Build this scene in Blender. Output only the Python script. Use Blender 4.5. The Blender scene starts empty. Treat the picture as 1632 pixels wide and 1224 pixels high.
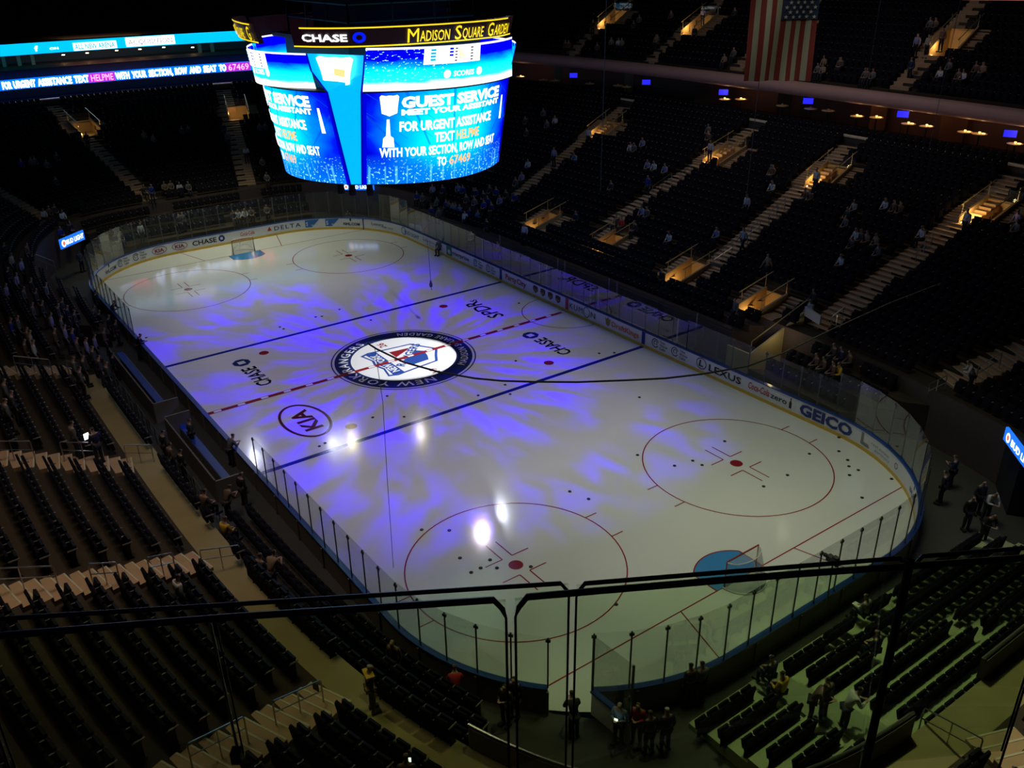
import bpy, bmesh, math, random
import numpy as np
from mathutils import Vector, Matrix

R = math.radians
PI = math.pi
scn = bpy.context.scene
COL = scn.collection
random.seed(7)

# ---------------------------------------------------------------- camera
CAM = np.array([45.305, -24.122, 22.862])
_yaw, _pit, _rol, FPX = 2.5210, -0.4533, -0.0142, 1423.67
_f = np.array([math.cos(_pit)*math.cos(_yaw), math.cos(_pit)*math.sin(_yaw), math.sin(_pit)])
_r0 = np.cross(_f, [0, 0, 1]); _r0 /= np.linalg.norm(_r0); _u0 = np.cross(_r0, _f)
_r = _r0*math.cos(_rol)+_u0*math.sin(_rol)
_u = -_r0*math.sin(_rol)+_u0*math.cos(_rol)
cam_d = bpy.data.cameras.new('camera'); cam = bpy.data.objects.new('camera', cam_d); COL.objects.link(cam)
cam.matrix_world = Matrix(((_r[0], _u[0], -_f[0], CAM[0]), (_r[1], _u[1], -_f[1], CAM[1]), (_r[2], _u[2], -_f[2], CAM[2]), (0, 0, 0, 1)))
cam_d.sensor_width = 36; cam_d.lens = FPX/1632*36; cam_d.clip_start = 0.1; cam_d.clip_end = 400
scn.camera = cam
# ---------------------------------------------------------------- world and exposure
scn.view_settings.view_transform = 'Standard'; scn.view_settings.look = 'None'
scn.view_settings.exposure = 0.0; scn.view_settings.gamma = 1.0
scn.view_settings.use_curve_mapping = False
W = bpy.data.worlds.new('arena_air'); scn.world = W; W.use_nodes = True
W.node_tree.nodes['Background'].inputs[0].default_value = (0.35, 0.38, 0.6, 1)
W.node_tree.nodes['Background'].inputs[1].default_value = 0.003
# ---------------------------------------------------------------- large lights
def light(name, kind, loc, energy, color, target=None, **k):
    d = bpy.data.lights.new(name, kind); o = bpy.data.objects.new(name, d); COL.objects.link(o)
    o.location = loc; d.energy = energy; d.color = color
    for a, b in k.items(): setattr(d, a, b)
    if target is not None:
        o.rotation_euler = (Vector(target)-Vector(loc)).to_track_quat('-Z', 'Y').to_euler()
    return o
# house lights high over the two ends of the rink and over the stands
light('rink_light', 'AREA', (24, 4, 30), 370, (.97, 1.0, .62), (25, 3, 0), size=9, spread=R(62))
light('rink_light', 'AREA', (-27, 0, 30), 560, (1.0, 1.0, .66), (-27, 0, 0), size=9, spread=R(60))
light('rink_light', 'AREA', (0, 15, 30), 100, (.82, .80, 1.0), (1, 6, 0), size=8, spread=R(80))
light('rink_light', 'AREA', (10, -16, 30), 105, (.80, .76, 1.0), (8, -7, 0), size=8, spread=R(74))
light('rink_light', 'AREA', (-16, -12, 30), 110, (.84, .78, 1.0), (-14, -7, 0), size=8, spread=R(70))
light('stand_light', 'AREA', (16, -20, 31), 720, (1.0, .80, .55), (18, -26, 5), size=8, spread=R(120))
light('stand_light', 'AREA', (0, 26, 31), 460, (1.0, .90, .82), (0, 34, 5), size=14, spread=R(140))
light('stand_light', 'SPOT', (28, -6, 30), 3800, (1.0, .93, .45), (31, -13, 2), spot_size=R(34), spot_blend=.9, shadow_soft_size=.6)  # spot added to brighten the near corner walkway
light('stand_light', 'SPOT', (26, 2, 30), 11000, (.95, 1.0, .55), (37, -2, 2), spot_size=R(34), spot_blend=.9, shadow_soft_size=.6)  # spot added to brighten the low rows behind the near goal

def gobo(loc, energy, color, size, gain_pow, seed, r0, r1, thr):
    """moving-head projector: a patterned glass in front of the lamp throws streaks that fan out from below it"""
    o = light('pattern_projector', 'SPOT', loc, energy, color, (loc[0], loc[1], 0), spot_size=R(size), spot_blend=.1, shadow_soft_size=.2)
    o.rotation_euler = (0, 0, 0)
    d = o.data; d.use_nodes = True; nt = d.node_tree; N = nt.nodes; L = nt.links
    em = N.get('Emission')
    tc = N.new('ShaderNodeTexCoord'); sp = N.new('ShaderNodeSeparateXYZ'); L.new(tc.outputs['Normal'], sp.inputs[0])
    def mt(op, a, b=None, clamp=False):
        n = N.new('ShaderNodeMath'); n.operation = op; n.use_clamp = clamp
        for i, v in enumerate((a, b)):
            if v is None: continue
            if isinstance(v, (int, float)): n.inputs[i].default_value = v
            else: L.new(v, n.inputs[i])
        return n.outputs[0]
    az = mt('MAXIMUM', mt('ABSOLUTE', sp.outputs[2]), .05)
    gx = mt('ADD', mt('DIVIDE', mt('MULTIPLY', sp.outputs[0], loc[2]), az), loc[0])
    gy = mt('ADD', mt('DIVIDE', mt('MULTIPLY', sp.outputs[1], loc[2]), az), loc[1])
    rr = mt('SQRT', mt('ADD', mt('MULTIPLY', gx, gx), mt('MULTIPLY', gy, gy)))
    rr = mt('MAXIMUM', rr, .2)
    cx = mt('DIVIDE', gx, rr); cy = mt('DIVIDE', gy, rr)
    cb = N.new('ShaderNodeCombineXYZ')
    L.new(mt('MULTIPLY', cx, 10.0), cb.inputs[0]); L.new(mt('MULTIPLY', cy, 10.0), cb.inputs[1]); L.new(mt('MULTIPLY', rr, .33), cb.inputs[2])
    nz = N.new('ShaderNodeTexNoise'); nz.inputs['Scale'].default_value = 1.0; nz.inputs['Detail'].default_value = 6; nz.inputs['Roughness'].default_value = .55
    nz.inputs['Distortion'].default_value = .6
    add = N.new('ShaderNodeVectorMath'); add.operation = 'ADD'; L.new(cb.outputs[0], add.inputs[0]); add.inputs[1].default_value = (seed, seed*1.7, 0)
    L.new(add.outputs[0], nz.inputs['Vector'])
    cb2 = N.new('ShaderNodeCombineXYZ'); L.new(mt('MULTIPLY', gx, .12), cb2.inputs[0]); L.new(mt('MULTIPLY', gy, .15), cb2.inputs[1]); cb2.inputs[2].default_value = seed
    n2 = N.new('ShaderNodeTexNoise'); n2.inputs['Scale'].default_value = 1.0; n2.inputs['Detail'].default_value = 2; L.new(cb2.outputs[0], n2.inputs['Vector'])
    v = mt('MULTIPLY', mt('SUBTRACT', nz.outputs[0], thr), 6.0, True)
    v = mt('POWER', v, 1.3)
    w = mt('MULTIPLY', mt('SUBTRACT', n2.outputs[0], .365), 5.0, True)
    e0 = mt('MULTIPLY', mt('SUBTRACT', rr, r0), .8, True)
    e1 = mt('MULTIPLY', mt('SUBTRACT', r1, rr), .16, True)
    ey = mt('MULTIPLY', mt('SUBTRACT', 14.5, mt('ABSOLUTE', mt('ADD', gy, 1.5))), .16, True)
    g = mt('DIVIDE', 1.0, mt('POWER', az, gain_pow))
    out = mt('MULTIPLY', mt('MULTIPLY', e0, e1), mt('MULTIPLY', g, ey))
    mc = N.new('ShaderNodeMixRGB'); L.new(mt('MULTIPLY', v, w), mc.inputs[0]); mc.inputs[1].default_value = (.066, .056, .074, 1); mc.inputs[2].default_value = (.055, .008, .80, 1); L.new(mc.outputs[0], em.inputs['Color'])
    L.new(out, em.inputs['Strength'])
    return o
gobo((4.9, 2.2, 11.4), 11500, (1, 1, 1), 160, 3.0, 3.1, 3.4, 22, .425)
light('centre_spot', 'SPOT', (3.8, 4.3, 11.4), 8000, (.97, .98, 1.0), (0.1, 0.1, 0), spot_size=R(29), spot_blend=.12, shadow_soft_size=.12)

# ---------------------------------------------------------------- helpers
_mats = {}
def M(name, col, rough=.6, metal=0.0, emit=0.0, noise=.12, scale=6.0, spec=None, coat=0.0):
    if name in _mats: return _mats[name]
    m = bpy.data.materials.new(name); m.use_nodes = True; nt = m.node_tree; b = nt.nodes['Principled BSDF']
    b.inputs['Base Color'].default_value = (*col, 1); b.inputs['Roughness'].default_value = rough; b.inputs['Metallic'].default_value = metal
    if spec is not None: b.inputs['Specular IOR Level'].default_value = spec
    if coat: b.inputs['Coat Weight'].default_value = coat; b.inputs['Coat Roughness'].default_value = .12
    if noise:
        tc = nt.nodes.new('ShaderNodeTexCoord'); nz = nt.nodes.new('ShaderNodeTexNoise'); nz.inputs['Scale'].default_value = scale; nz.inputs['Detail'].default_value = 3
        mx = nt.nodes.new('ShaderNodeMixRGB'); mx.inputs[1].default_value = (*[c*(1-noise) for c in col], 1); mx.inputs[2].default_value = (*[min(1, c*(1+noise)) for c in col], 1)
        nt.links.new(tc.outputs['Object'], nz.inputs['Vector']); nt.links.new(nz.outputs[0], mx.inputs[0]); nt.links.new(mx.outputs[0], b.inputs['Base Color'])
    if emit:
        b.inputs['Emission Color'].default_value = (*col, 1); b.inputs['Emission Strength'].default_value = emit
    _mats[name] = m; return m

def glassmat(name, tint, refl=.12, rough=.02, haze=0.0):
    m = bpy.data.materials.new(name); m.use_nodes = True; nt = m.node_tree; nt.nodes.clear()
    o = nt.nodes.new('ShaderNodeOutputMaterial'); t = nt.nodes.new('ShaderNodeBsdfTransparent'); t.inputs[0].default_value = (*tint, 1)
    g = nt.nodes.new('ShaderNodeBsdfGlossy'); g.inputs['Roughness'].default_value = rough
    fr = nt.nodes.new('ShaderNodeFresnel'); fr.inputs[0].default_value = 1.35
    mu = nt.nodes.new('ShaderNodeMath'); mu.operation = 'MULTIPLY'; mu.inputs[1].default_value = refl*4; mu.use_clamp = True
    mx = nt.nodes.new('ShaderNodeMixShader'); nt.links.new(fr.outputs[0], mu.inputs[0]); nt.links.new(mu.outputs[0], mx.inputs[0])
    last = t.outputs[0]
    if haze:
        df = nt.nodes.new('ShaderNodeBsdfDiffuse'); df.inputs[0].default_value = (.8, .85, .8, 1)
        mh = nt.nodes.new('ShaderNodeMixShader'); mh.inputs[0].default_value = haze
        nt.links.new(t.outputs[0], mh.inputs[1]); nt.links.new(df.outputs[0], mh.inputs[2]); last = mh.outputs[0]
    nt.links.new(last, mx.inputs[1]); nt.links.new(g.outputs[0], mx.inputs[2]); nt.links.new(mx.outputs[0], o.inputs[0])
    return m

def setp(o, label=None, cat=None, group=None, kind=None):
    if label: o['label'] = label
    if cat: o['category'] = cat
    if group: o['group'] = group
    if kind: o['kind'] = kind
    return o
def thing(name, label, cat, loc=(0, 0, 0), rz=0, group=None):
    o = bpy.data.objects.new(name, None); COL.objects.link(o); o.empty_display_size = .2
    o.location = loc; o.rotation_euler = (0, 0, rz); return setp(o, label, cat, group)

class MB:
    """collects shapes, builds ONE mesh object"""
    def __init__(s): s.v = []; s.f = []; s.mi = []; s.m = 0
    def add(s, v, f):
        n = len(s.v); s.v += [tuple(p) for p in v]; s.f += [tuple(i+n for i in q) for q in f]; s.mi += [s.m]*len(f); return s
    def box(s, c, d, rz=0, rx=0, ry=0):
        x, y, z = d[0]/2, d[1]/2, d[2]/2
        P = [Vector((a*x, b*y, e*z)) for e in (-1, 1) for a, b in ((-1, -1), (1, -1), (1, 1), (-1, 1))]
        if rx or ry or rz:
            Mx = Matrix.Rotation(rz, 3, 'Z') @ Matrix.Rotation(ry, 3, 'Y') @ Matrix.Rotation(rx, 3, 'X')
            P = [Mx @ p for p in P]
        c = Vector(c)
        return s.add([p+c for p in P], [(3, 2, 1, 0), (4, 5, 6, 7), (0, 1, 5, 4), (1, 2, 6, 5), (2, 3, 7, 6), (3, 0, 4, 7)])
    def quadbox(s, q, z0, z1):
        """prism over a plan polygon q (ccw)"""
        n = len(q)
        return s.add([(p[0], p[1], z0) for p in q]+[(p[0], p[1], z1) for p in q],
                     [tuple(range(n-1, -1, -1)), tuple(range(n, 2*n))]+[(i, (i+1) % n, n+(i+1) % n, n+i) for i in range(n)])
    def tube(s, pts, r, n=6, cap=True):
        pts = [Vector(p) for p in pts]; V = []; F = []; k = len(pts)
        rs = r if isinstance(r, (list, tuple)) else [r]*k
        for i, p in enumerate(pts):
            a = pts[max(i-1, 0)]; b = pts[min(i+1, k-1)]; t = (b-a)
            if t.length < 1e-9: t = Vector((0, 0, 1))
            t.normalize()
            up = Vector((0, 0, 1)) if abs(t.z) < .95 else Vector((1, 0, 0))
            e1 = t.cross(up).normalized(); e2 = e1.cross(t)
            for j in range(n):
                a2 = 2*PI*j/n; V.append(p+e1*math.cos(a2)*rs[i]+e2*math.sin(a2)*rs[i])
        for i in range(k-1):
            for j in range(n): F.append((i*n+j, i*n+(j+1) % n, (i+1)*n+(j+1) % n, (i+1)*n+j))
        if cap: F.append(tuple(range(n-1, -1, -1))); F.append(tuple((k-1)*n+j for j in range(n)))
        return s.add(V, F)
    def lathe(s, prof, c=(0, 0, 0), n=16):
        V = []; F = []; k = len(prof)
        for r, z in prof:
            for j in range(n): a = 2*PI*j/n; V.append((c[0]+r*math.cos(a), c[1]+r*math.sin(a), c[2]+z))
        for i in range(k-1):
            for j in range(n): F.append((i*n+j, i*n+(j+1) % n, (i+1)*n+(j+1) % n, (i+1)*n+j))
        F.append(tuple(range(n-1, -1, -1))); F.append(tuple((k-1)*n+j for j in range(n)))
        return s.add(V, F)
    def mesh(s, name, mats, smooth=False):
        me = bpy.data.meshes.new(name); me.from_pydata(s.v, [], s.f)
        for m in (mats if isinstance(mats, (list, tuple)) else [mats]): me.materials.append(m)
        if any(s.mi): me.polygons.foreach_set('material_index', s.mi)
        if smooth: me.polygons.foreach_set('use_smooth', [True]*len(s.f))
        me.update(); return me
    def build(s, name, mats, parent=None, smooth=False, kind=None):
        o = bpy.data.objects.new(name, s.mesh(name, mats, smooth)); COL.objects.link(o)
        if parent is not None: o.parent = parent
        if kind: o['kind'] = kind
        return o
def copy_thing(o, loc, rz=0, label=None, group=None):
    c = o.copy(); COL.objects.link(c); c.location = loc; c.rotation_euler = (0, 0, rz)
    if label: c['label'] = label
    if group: c['group'] = group
    for ch in o.children:
        d = ch.copy(); COL.objects.link(d); d.parent = c
        for g in ch.children:
            e = g.copy(); COL.objects.link(e); e.parent = d
    return c

_tc = {}
def text2d(s, bold=.012, sx=1.0, spacing=1.0):
    """lettering as flat triangles, height of capitals = 1, starting at x = 0"""
    key = (s, bold, sx, spacing)
    if key in _tc: return _tc[key]
    cu = bpy.data.curves.new('lettering', 'FONT'); cu.body = s; cu.size = 1; cu.offset = bold; cu.resolution_u = 2; cu.space_character = spacing
    ob = bpy.data.objects.new('lettering', cu); me = bpy.data.meshes.new_from_object(ob)
    v = np.array([p.co[:2] for p in me.vertices]) if len(me.vertices) else np.zeros((0, 2))
    f = [tuple(p.vertices) for p in me.polygons]
    bpy.data.objects.remove(ob); bpy.data.curves.remove(cu); bpy.data.meshes.remove(me)
    v[:, 0] -= v[:, 0].min(); v /= .73; v[:, 0] *= sx
    _tc[key] = (v, f, v[:, 0].max()); return _tc[key]

# ---------------------------------------------------------------- geometry of the hall
def ray(px, py): return _f+_r*(px-816)/FPX-_u*(py-612)/FPX
def at_z(px, py, z=0):
    d = ray(px, py); return CAM+d*(z-CAM[2])/d[2]
def at_t(px, py, t): return CAM+ray(px, py)*t
def to_px(P):
    d = np.array(P)-CAM; z = d@_f
    return 816+FPX*(d@_r)/z, 612-FPX*(d@_u)/z, z
def in_view(P, m=60):
    x, y, z = to_px(P); return z > .5 and -m < x < 1632+m and -m < y < 1224+m
def ABn(d): return 30.48+1.06*d+2.3*min(1, max(d, 0)/4), 12.95+d, 3+2*math.exp(-d/6.)
def dof(x, y):
    lo, hi = -4., 70.
    for _ in range(26):
        m = (lo+hi)/2; A, B, n = ABn(m)
        if abs(x/A)**n+abs(y/B)**n > 1: lo = m
        else: hi = m
    return lo
def ring(phi, d):
    A, B, n = ABn(d); c, s = math.cos(phi), math.sin(phi)
    r = (abs(c/A)**n+abs(s/B)**n)**(-1/n)
    return Vector((r*c, r*s))
D0, PITCH, RISE, Z0, NROW = 5.2, .88, .31, 3.0, 21
U0, UP, UR, UZ, UN = 26.7, .86, .48, 13.0, 19
def in_low(x, y): return 30.9 < x < 36.85 and -7.6 < y < 10.8
def zlow(x): return .15+max(0, min(6, int((x-31.25)/.80)))*.19
def zfloor(d):
    if d < 1.25: return 0.
    if d < 4.0: return .9+min(2, int((d-1.25)/.92))*.55
    if d < D0: return 2.9
    if d < D0+NROW*PITCH: return Z0+int((d-D0)/PITCH)*RISE
    if d < U0: return 9.5
    return UZ+min(UN-1, int((d-U0)/UP))*UR
def zs(d):
    if d < 1.25: return 0.
    if d < 4.0: return .9+(d-1.25)/.92*.55
    if d < D0: return 2.9
    if d < D0+NROW*PITCH: return Z0+(d-D0)/PITCH*RISE
    if d < U0: return 9.5
    return UZ+(d-U0)/UP*UR
def hit(px, py, h=0., dmin=-99, dmax=99, t0=10):
    """where the sight line meets the stand (raised by h)"""
    D = ray(px, py); t = t0
    while t < 150:
        P = CAM+D*t
        if P[2] < h-.01: return P, dof(P[0], P[1])
        d = dof(P[0], P[1])
        if dmin <= d <= dmax and P[2] <= zs(d)+h: return P, d
        t += .12
    return P, d
ORD = ['first', 'second', 'third', 'fourth', 'fifth', 'sixth', 'seventh', 'eighth', 'ninth', 'tenth', 'eleventh', 'twelfth', 'thirteenth', 'fourteenth', 'fifteenth', 'sixteenth', 'seventeenth', 'eighteenth', 'nineteenth', 'twentieth', 'twenty-first', 'twenty-second', 'twenty-third', 'twenty-fourth', 'twenty-fifth', 'twenty-sixth', 'twenty-seventh', 'twenty-eighth', 'twenty-ninth', 'thirtieth', 'thirty-first', 'thirty-second', 'thirty-third', 'thirty-fourth', 'thirty-fifth', 'thirty-sixth', 'thirty-seventh', 'thirty-eighth', 'thirty-ninth', 'fortieth', 'forty-first', 'forty-second', 'forty-third', 'forty-fourth', 'forty-fifth', 'forty-sixth', 'forty-seventh', 'forty-eighth', 'forty-ninth', 'fiftieth', 'fifty-first', 'fifty-second', 'fifty-third', 'fifty-fourth', 'fifty-fifth', 'fifty-sixth', 'fifty-seventh', 'fifty-eighth', 'fifty-ninth', 'sixtieth']

# ================================================================ the rink
HL, HW, CR = 30.48, 12.95, 8.53
def outline(step=.3, off=0.0):
    """closed rink outline, starts at the -y side / far corner and runs clockwise as seen from above"""
    cx, cy, r = HL-CR, HW-CR, CR+off; P = []
    def arc(x, y, a0, a1):
        n = 28
        for i in range(n): a = R(a0+(a1-a0)*i/n); P.append((x+r*math.cos(a), y+r*math.sin(a)))
    def seg(p, q):
        n = max(1, int(math.hypot(q[0]-p[0], q[1]-p[1])/step))
        for i in range(n): P.append((p[0]+(q[0]-p[0])*i/n, p[1]+(q[1]-p[1])*i/n))
    arc(-cx, -cy, 270, 180); seg((-HL-off, -cy), (-HL-off, cy)); arc(-cx, cy, 180, 90); seg((-cx, HW+off), (cx, HW+off))
    arc(cx, cy, 90, 0); seg((HL+off, cy), (HL+off, -cy)); arc(cx, -cy, 0, -90); seg((cx, -HW-off), (-cx, -HW-off))
    return P
OUT = np.array(outline()); _c = np.vstack([OUT, OUT[:1]])
SS = np.r_[0, np.cumsum(np.hypot(*np.diff(_c, axis=0).T))]; STOT = SS[-1]
def bpos(s, off=0.0):
    """point on the boards at arc length s, moved outwards by off"""
    s = s % STOT
    x = np.interp(s, SS, _c[:, 0]); y = np.interp(s, SS, _c[:, 1])
    x2 = np.interp((s+.05) % STOT if s+.05 < STOT else STOT, SS, _c[:, 0]); y2 = np.interp(min(s+.05, STOT), SS, _c[:, 1])
    x1 = np.interp(max(s-.05, 0), SS, _c[:, 0]); y1 = np.interp(max(s-.05, 0), SS, _c[:, 1])
    tx, ty = x2-x1, y2-y1; l = math.hypot(tx, ty) or 1
    return x-ty/l*off, y+tx/l*off      # clockwise travel: outwards is to the left
def s_at(x, y):
    d = (_c[:, 0]-x)**2+(_c[:, 1]-y)**2; return SS[int(np.argmin(d))]

def icemat(name, col, rough=.105, var=.05):
    m = bpy.data.materials.new(name); m.use_nodes = True; nt = m.node_tree; b = nt.nodes['Principled BSDF']
    tc = nt.nodes.new('ShaderNodeTexCoord'); nz = nt.nodes.new('ShaderNodeTexNoise'); nz.inputs['Scale'].default_value = .35; nz.inputs['Detail'].default_value = 6
    mx = nt.nodes.new('ShaderNodeMixRGB'); mx.inputs[1].default_value = (*[c*(1-var) for c in col], 1); mx.inputs[2].default_value = (*[min(1, c*(1+var)) for c in col], 1)
    nt.links.new(tc.outputs['Object'], nz.inputs['Vector']); nt.links.new(nz.outputs[0], mx.inputs[0]); nt.links.new(mx.outputs[0], b.inputs['Base Color'])
    b.inputs['Roughness'].default_value = rough; b.inputs['IOR'].default_value = 1.36
    n2 = nt.nodes.new('ShaderNodeTexNoise'); n2.inputs['Scale'].default_value = 2.2; n2.inputs['Detail'].default_value = 5; nt.links.new(tc.outputs['Object'], n2.inputs['Vector'])
    mr = nt.nodes.new('ShaderNodeMapRange'); mr.inputs[3].default_value = rough*.8; mr.inputs[4].default_value = rough*1.3
    nt.links.new(n2.outputs[0], mr.inputs[0]); nt.links.new(mr.outputs[0], b.inputs['Roughness'])
    return m
ICE = icemat('ice', (.70, .72, .74)); IRED = icemat('ice_red', (.27, .02, .03)); IBLU = icemat('ice_blue', (.012, .02, .26))
IDBL = icemat('ice_navy', (.02, .035, .14)); IWHT = icemat('ice_white', (.85, .86, .88)); ICRE = icemat('ice_crease', (.05, .25, .62))
IBLK = icemat('ice_black', (.012, .013, .016)); IKIA = icemat('ice_maroon', (.10, .012, .02)); IMID = icemat('ice_mid_blue', (.03, .08, .35))

floor = MB().add([(p[0], p[1], 0) for p in outline()], [tuple(range(len(outline())-1, -1, -1))]).build('floor', ICE, kind='structure')
FT = .3048
def strip(mb, x0, y0, x1, y1, z=.004): mb.add([(x0, y0, z), (x1, y0, z), (x1, y1, z), (x0, y1, z)], [(0, 1, 2, 3)])
def ringm(mb, c, r0, r1, a0=0, a1=360, z=.004, n=72):
    V = []; F = []
    for i in range(n+1):
        a = R(a0+(a1-a0)*i/n); V += [(c[0]+r0*math.cos(a), c[1]+r0*math.sin(a), z), (c[0]+r1*math.cos(a), c[1]+r1*math.sin(a), z)]
    for i in range(n): F.append((2*i, 2*i+1, 2*i+3, 2*i+2))
    mb.add(V, F)
def disc(mb, c, r, z=.005, n=28, sy=1.0): mb.add([(c[0]+r*math.cos(2*PI*i/n), c[1]+sy*r*math.sin(2*PI*i/n), z) for i in range(n)], [tuple(range(n))])
for sx in (-1, 1):
    b = MB(); strip(b, sx*25.5*FT-.15, -HW, sx*25.5*FT+.15, HW); b.build('blue_line', IBLU, floor)
    gx = sx*27.13; yy = HW-CR+math.sqrt(CR**2-(27.13-(HL-CR))**2)
    b = MB(); strip(b, gx-.03, -yy, gx+.03, yy)
    for y0, y1 in ((3.35, 4.27), (-3.35, -4.27)):
        a = .03; b.add([(gx, y0-a, .004), (gx, y0+a, .004), (sx*HL, y1+a, .004), (sx*HL, y1-a, .004)], [(0, 1, 2, 3) if sx < 0 else (3, 2, 1, 0)])
    b.build('goal_line', IRED, floor)
    # crease
    b = MB(); V = [(gx, -1.83*.66, .006)]; rr = 1.83
    V = [(gx-sx*(math.cos(a)*rr), math.sin(a)*rr, .006) for a in [R(-90+180*i/30) for i in range(31)]]
    V = [(gx-sx*max(0, min(rr, abs(v[0]-gx))), max(-1.35, min(1.35, v[1]))*1.0, .006) for v in V]
    b.add(V, [tuple(range(31)) if sx < 0 else tuple(range(30, -1, -1))]); b.build('goal_crease', ICRE, floor)
    b = MB()
    for i in range(30):
        p, q = V[i], V[i+1]; dx, dy = q[0]-p[0], q[1]-p[1]; l = math.hypot(dx, dy) or 1; nx, ny = -dy/l*.03, dx/l*.03
        b.add([(p[0]-nx, p[1]-ny, .008), (q[0]-nx, q[1]-ny, .008), (q[0]+nx, q[1]+ny, .008), (p[0]+nx, p[1]+ny, .008)], [(0, 1, 2, 3)])
    b.build('crease_line', IRED, floor)
    for sy in (-1, 1):
        c = (sx*69*FT, sy*22*FT)
        b = MB(); ringm(b, c, 4.54, 4.60)
        for k in (-1, 1):
            for e in (-1, 1):   # hash marks outside the circle
                x0 = c[0]+k*.88; y0 = c[1]+e*4.50; strip(b, x0-.03, min(y0, y0+e*.62), x0+.03, max(y0, y0+e*.62))
                # L marks
                xx, yy2 = c[0]+k*.62, c[1]+e*.25; strip(b, min(xx, xx+k*1.2), yy2-.03, max(xx, xx+k*1.2), yy2+.03); strip(b, xx-.03, min(yy2, yy2+e*.85), xx+.03, max(yy2, yy2+e*.85))
        b.build('faceoff_circle', IRED, floor)
        b = MB(); disc(b, c, .31); b.build('faceoff_spot', IRED, floor)
        b = MB(); disc(b, (sx*20*FT, sy*22*FT), .31); b.build('faceoff_spot', IRED, floor)
# red centre line with the white dashes
b = MB(); strip(b, -.15, -HW, .15, HW, .012); b.build('red_line', IRED, floor)
b = MB()
for i in range(19):
    y = -HW+.9+i*1.37; b.add([(-.10, y, .014), (.10, y, .014), (.10, y+.42, .014), (-.10, y+.42, .014)], [(0, 1, 2, 3)])
b.build('line_dash', IWHT, floor)
b = MB(); ringm(b, (0, HW), 3.02, 3.08, 180, 360); b.build('referee_crease', IRED, floor)
# ---- centre logo
C0 = (0.0, 0.0)
b = MB(); disc(b, C0, 4.28, .005, 72); b.build('centre_ring', IDBL, floor)
b = MB(); ringm(b, C0, 4.42, 4.50, z=.006); b.build('centre_circle', IDBL, floor)
b = MB(); disc(b, C0, 3.28, .007, 72); b.build('centre_disc', IWHT, floor)
def arctext(s, r, h, a_mid, cw, col, span, z=.009, spacing=1.15):
    v, f, w = text2d(s, .012, 1., spacing); b = MB(); L = R(span)*(r+h/2); kx = L/w; out = []
    for x, y in v:
        t = (x*kx-L/2)/(r+h/2)
        if cw: a = R(a_mid)-t; rr = r+y*h
        else: a = R(a_mid)+t; rr = r+h-y*h
        out.append((rr*math.cos(a), rr*math.sin(a), z))
    b.add(out, f); return b.build('lettering', col, floor)
arctext('NEW YORK RANGERS', 3.46, .60, -82, True, IWHT, 163, spacing=1.25)
arctext('MADISON SQUARE GARDEN', 3.52, .48, 97, False, IWHT, 120, spacing=1.15)
def icetext(s, x, y, h, width, col, rot=180, z=.010, bold=.02, spacing=1.0, slant=0.0):
    v, f, w = text2d(s, bold, 1.0, spacing); b = MB(); k = width/w; c, sn = math.cos(R(rot)), math.sin(R(rot)); out = []
    for a, q in v:
        u = a*k-width/2+slant*q*h; q = (q-.5)*h; out.append((x+u*c-q*sn, y+u*sn+q*c, z))
    b.add(out, f); return b.build('lettering', col, floor)
# crest: shield outline rotated with the lettering
def icepoly(pts, col, z, name='crest_field', rot=180, cx=0, cy=0):
    c, sn = math.cos(R(rot)), math.sin(R(rot)); b = MB()
    b.add([(cx+u*c-v*sn, cy+u*sn+v*c, z) for u, v in pts], [tuple(range(len(pts)))]); return b.build(name, col, floor)
SH = [(1.25*u_, 1.2*v_) for u_, v_ in [(0, -2.05), (.75, -1.55), (1.35, -1.2), (1.5, .3), (1.62, 1.25), (1.45, 1.75), (.6, 1.55), (0, 1.72), (-.6, 1.55), (-1.45, 1.75), (-1.62, 1.25), (-1.5, .3), (-1.35, -1.2), (-.75, -1.55)]]
icepoly(SH, IMID, .008)
icepoly([(u*.92, v*.92) for u, v in SH], IWHT, .0085)
icepoly([(-1.25, .2), (-.35, .2), (.55, -1.15), (.15, -1.55), (-.6, -1.35), (-1.15, -1.1)], IMID, .009)
icepoly([(.35, .35), (1.3, .35), (1.15, -1.0), (.95, -.8)], IRED, .009)
icepoly([(-1.95, 1.0), (1.95, 1.0), (1.75, 1.75), (.6, 1.65), (0, 1.8), (-.6, 1.65), (-1.75, 1.75)], IMID, .0095); icetext('NEW YORK', 0, -1.38, .5, 3.0, IWHT, bold=.03)
icetext('RANGERS', -.25, .45, .55, 3.5, IMID, rot=180-47, z=.0105, bold=.03)
icetext('19', 2.75, .5, .5, .62, IRED); icetext('26', -2.55, -.2, .5, .72, IRED)
# ---- sponsors in the ice, readable from the far side
icetext('CHASE', 4.25, 8.45, .92, 3.0, IBLK)
def octlogo(x, y, r, col, hole):
    b = MB()
    for k in range(4):
        a = k*PI/2; P = [(-.42, 1.0), (.42, 1.0), (1.0, .42), (.42, .42), (-.42, .42)]
        P = [(-.42, 1), (.40, 1), (1.0, .40), (.40, .42), (-.42, .42)]
        c, s = math.cos(a), math.sin(a); b.add([(x+r*(u*c-v*s), y+r*(u*s+v*c), .010) for u, v in P], [(4, 3, 2, 1, 0)])
    return b.build('octagon_mark', col, floor)
octlogo(1.95, 8.42, .52, IDBL, 0)
icetext('CHASE', -3.05, -8.4, .92, 3.0, IBLK); octlogo(-5.5, -8.4, .52, IDBL, 0)
icetext('KIA', 3.95, -8.4, 1.0, 2.5, IKIA, bold=.03)
b = MB(); n = 48; V = []; F = []
for i in range(n):
    a = 2*PI*i/n
    for rx, ry in ((1.95, 1.12), (2.12, 1.27)): V.append((3.95+rx*math.cos(a), -8.4+ry*math.sin(a), .01))
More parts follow.
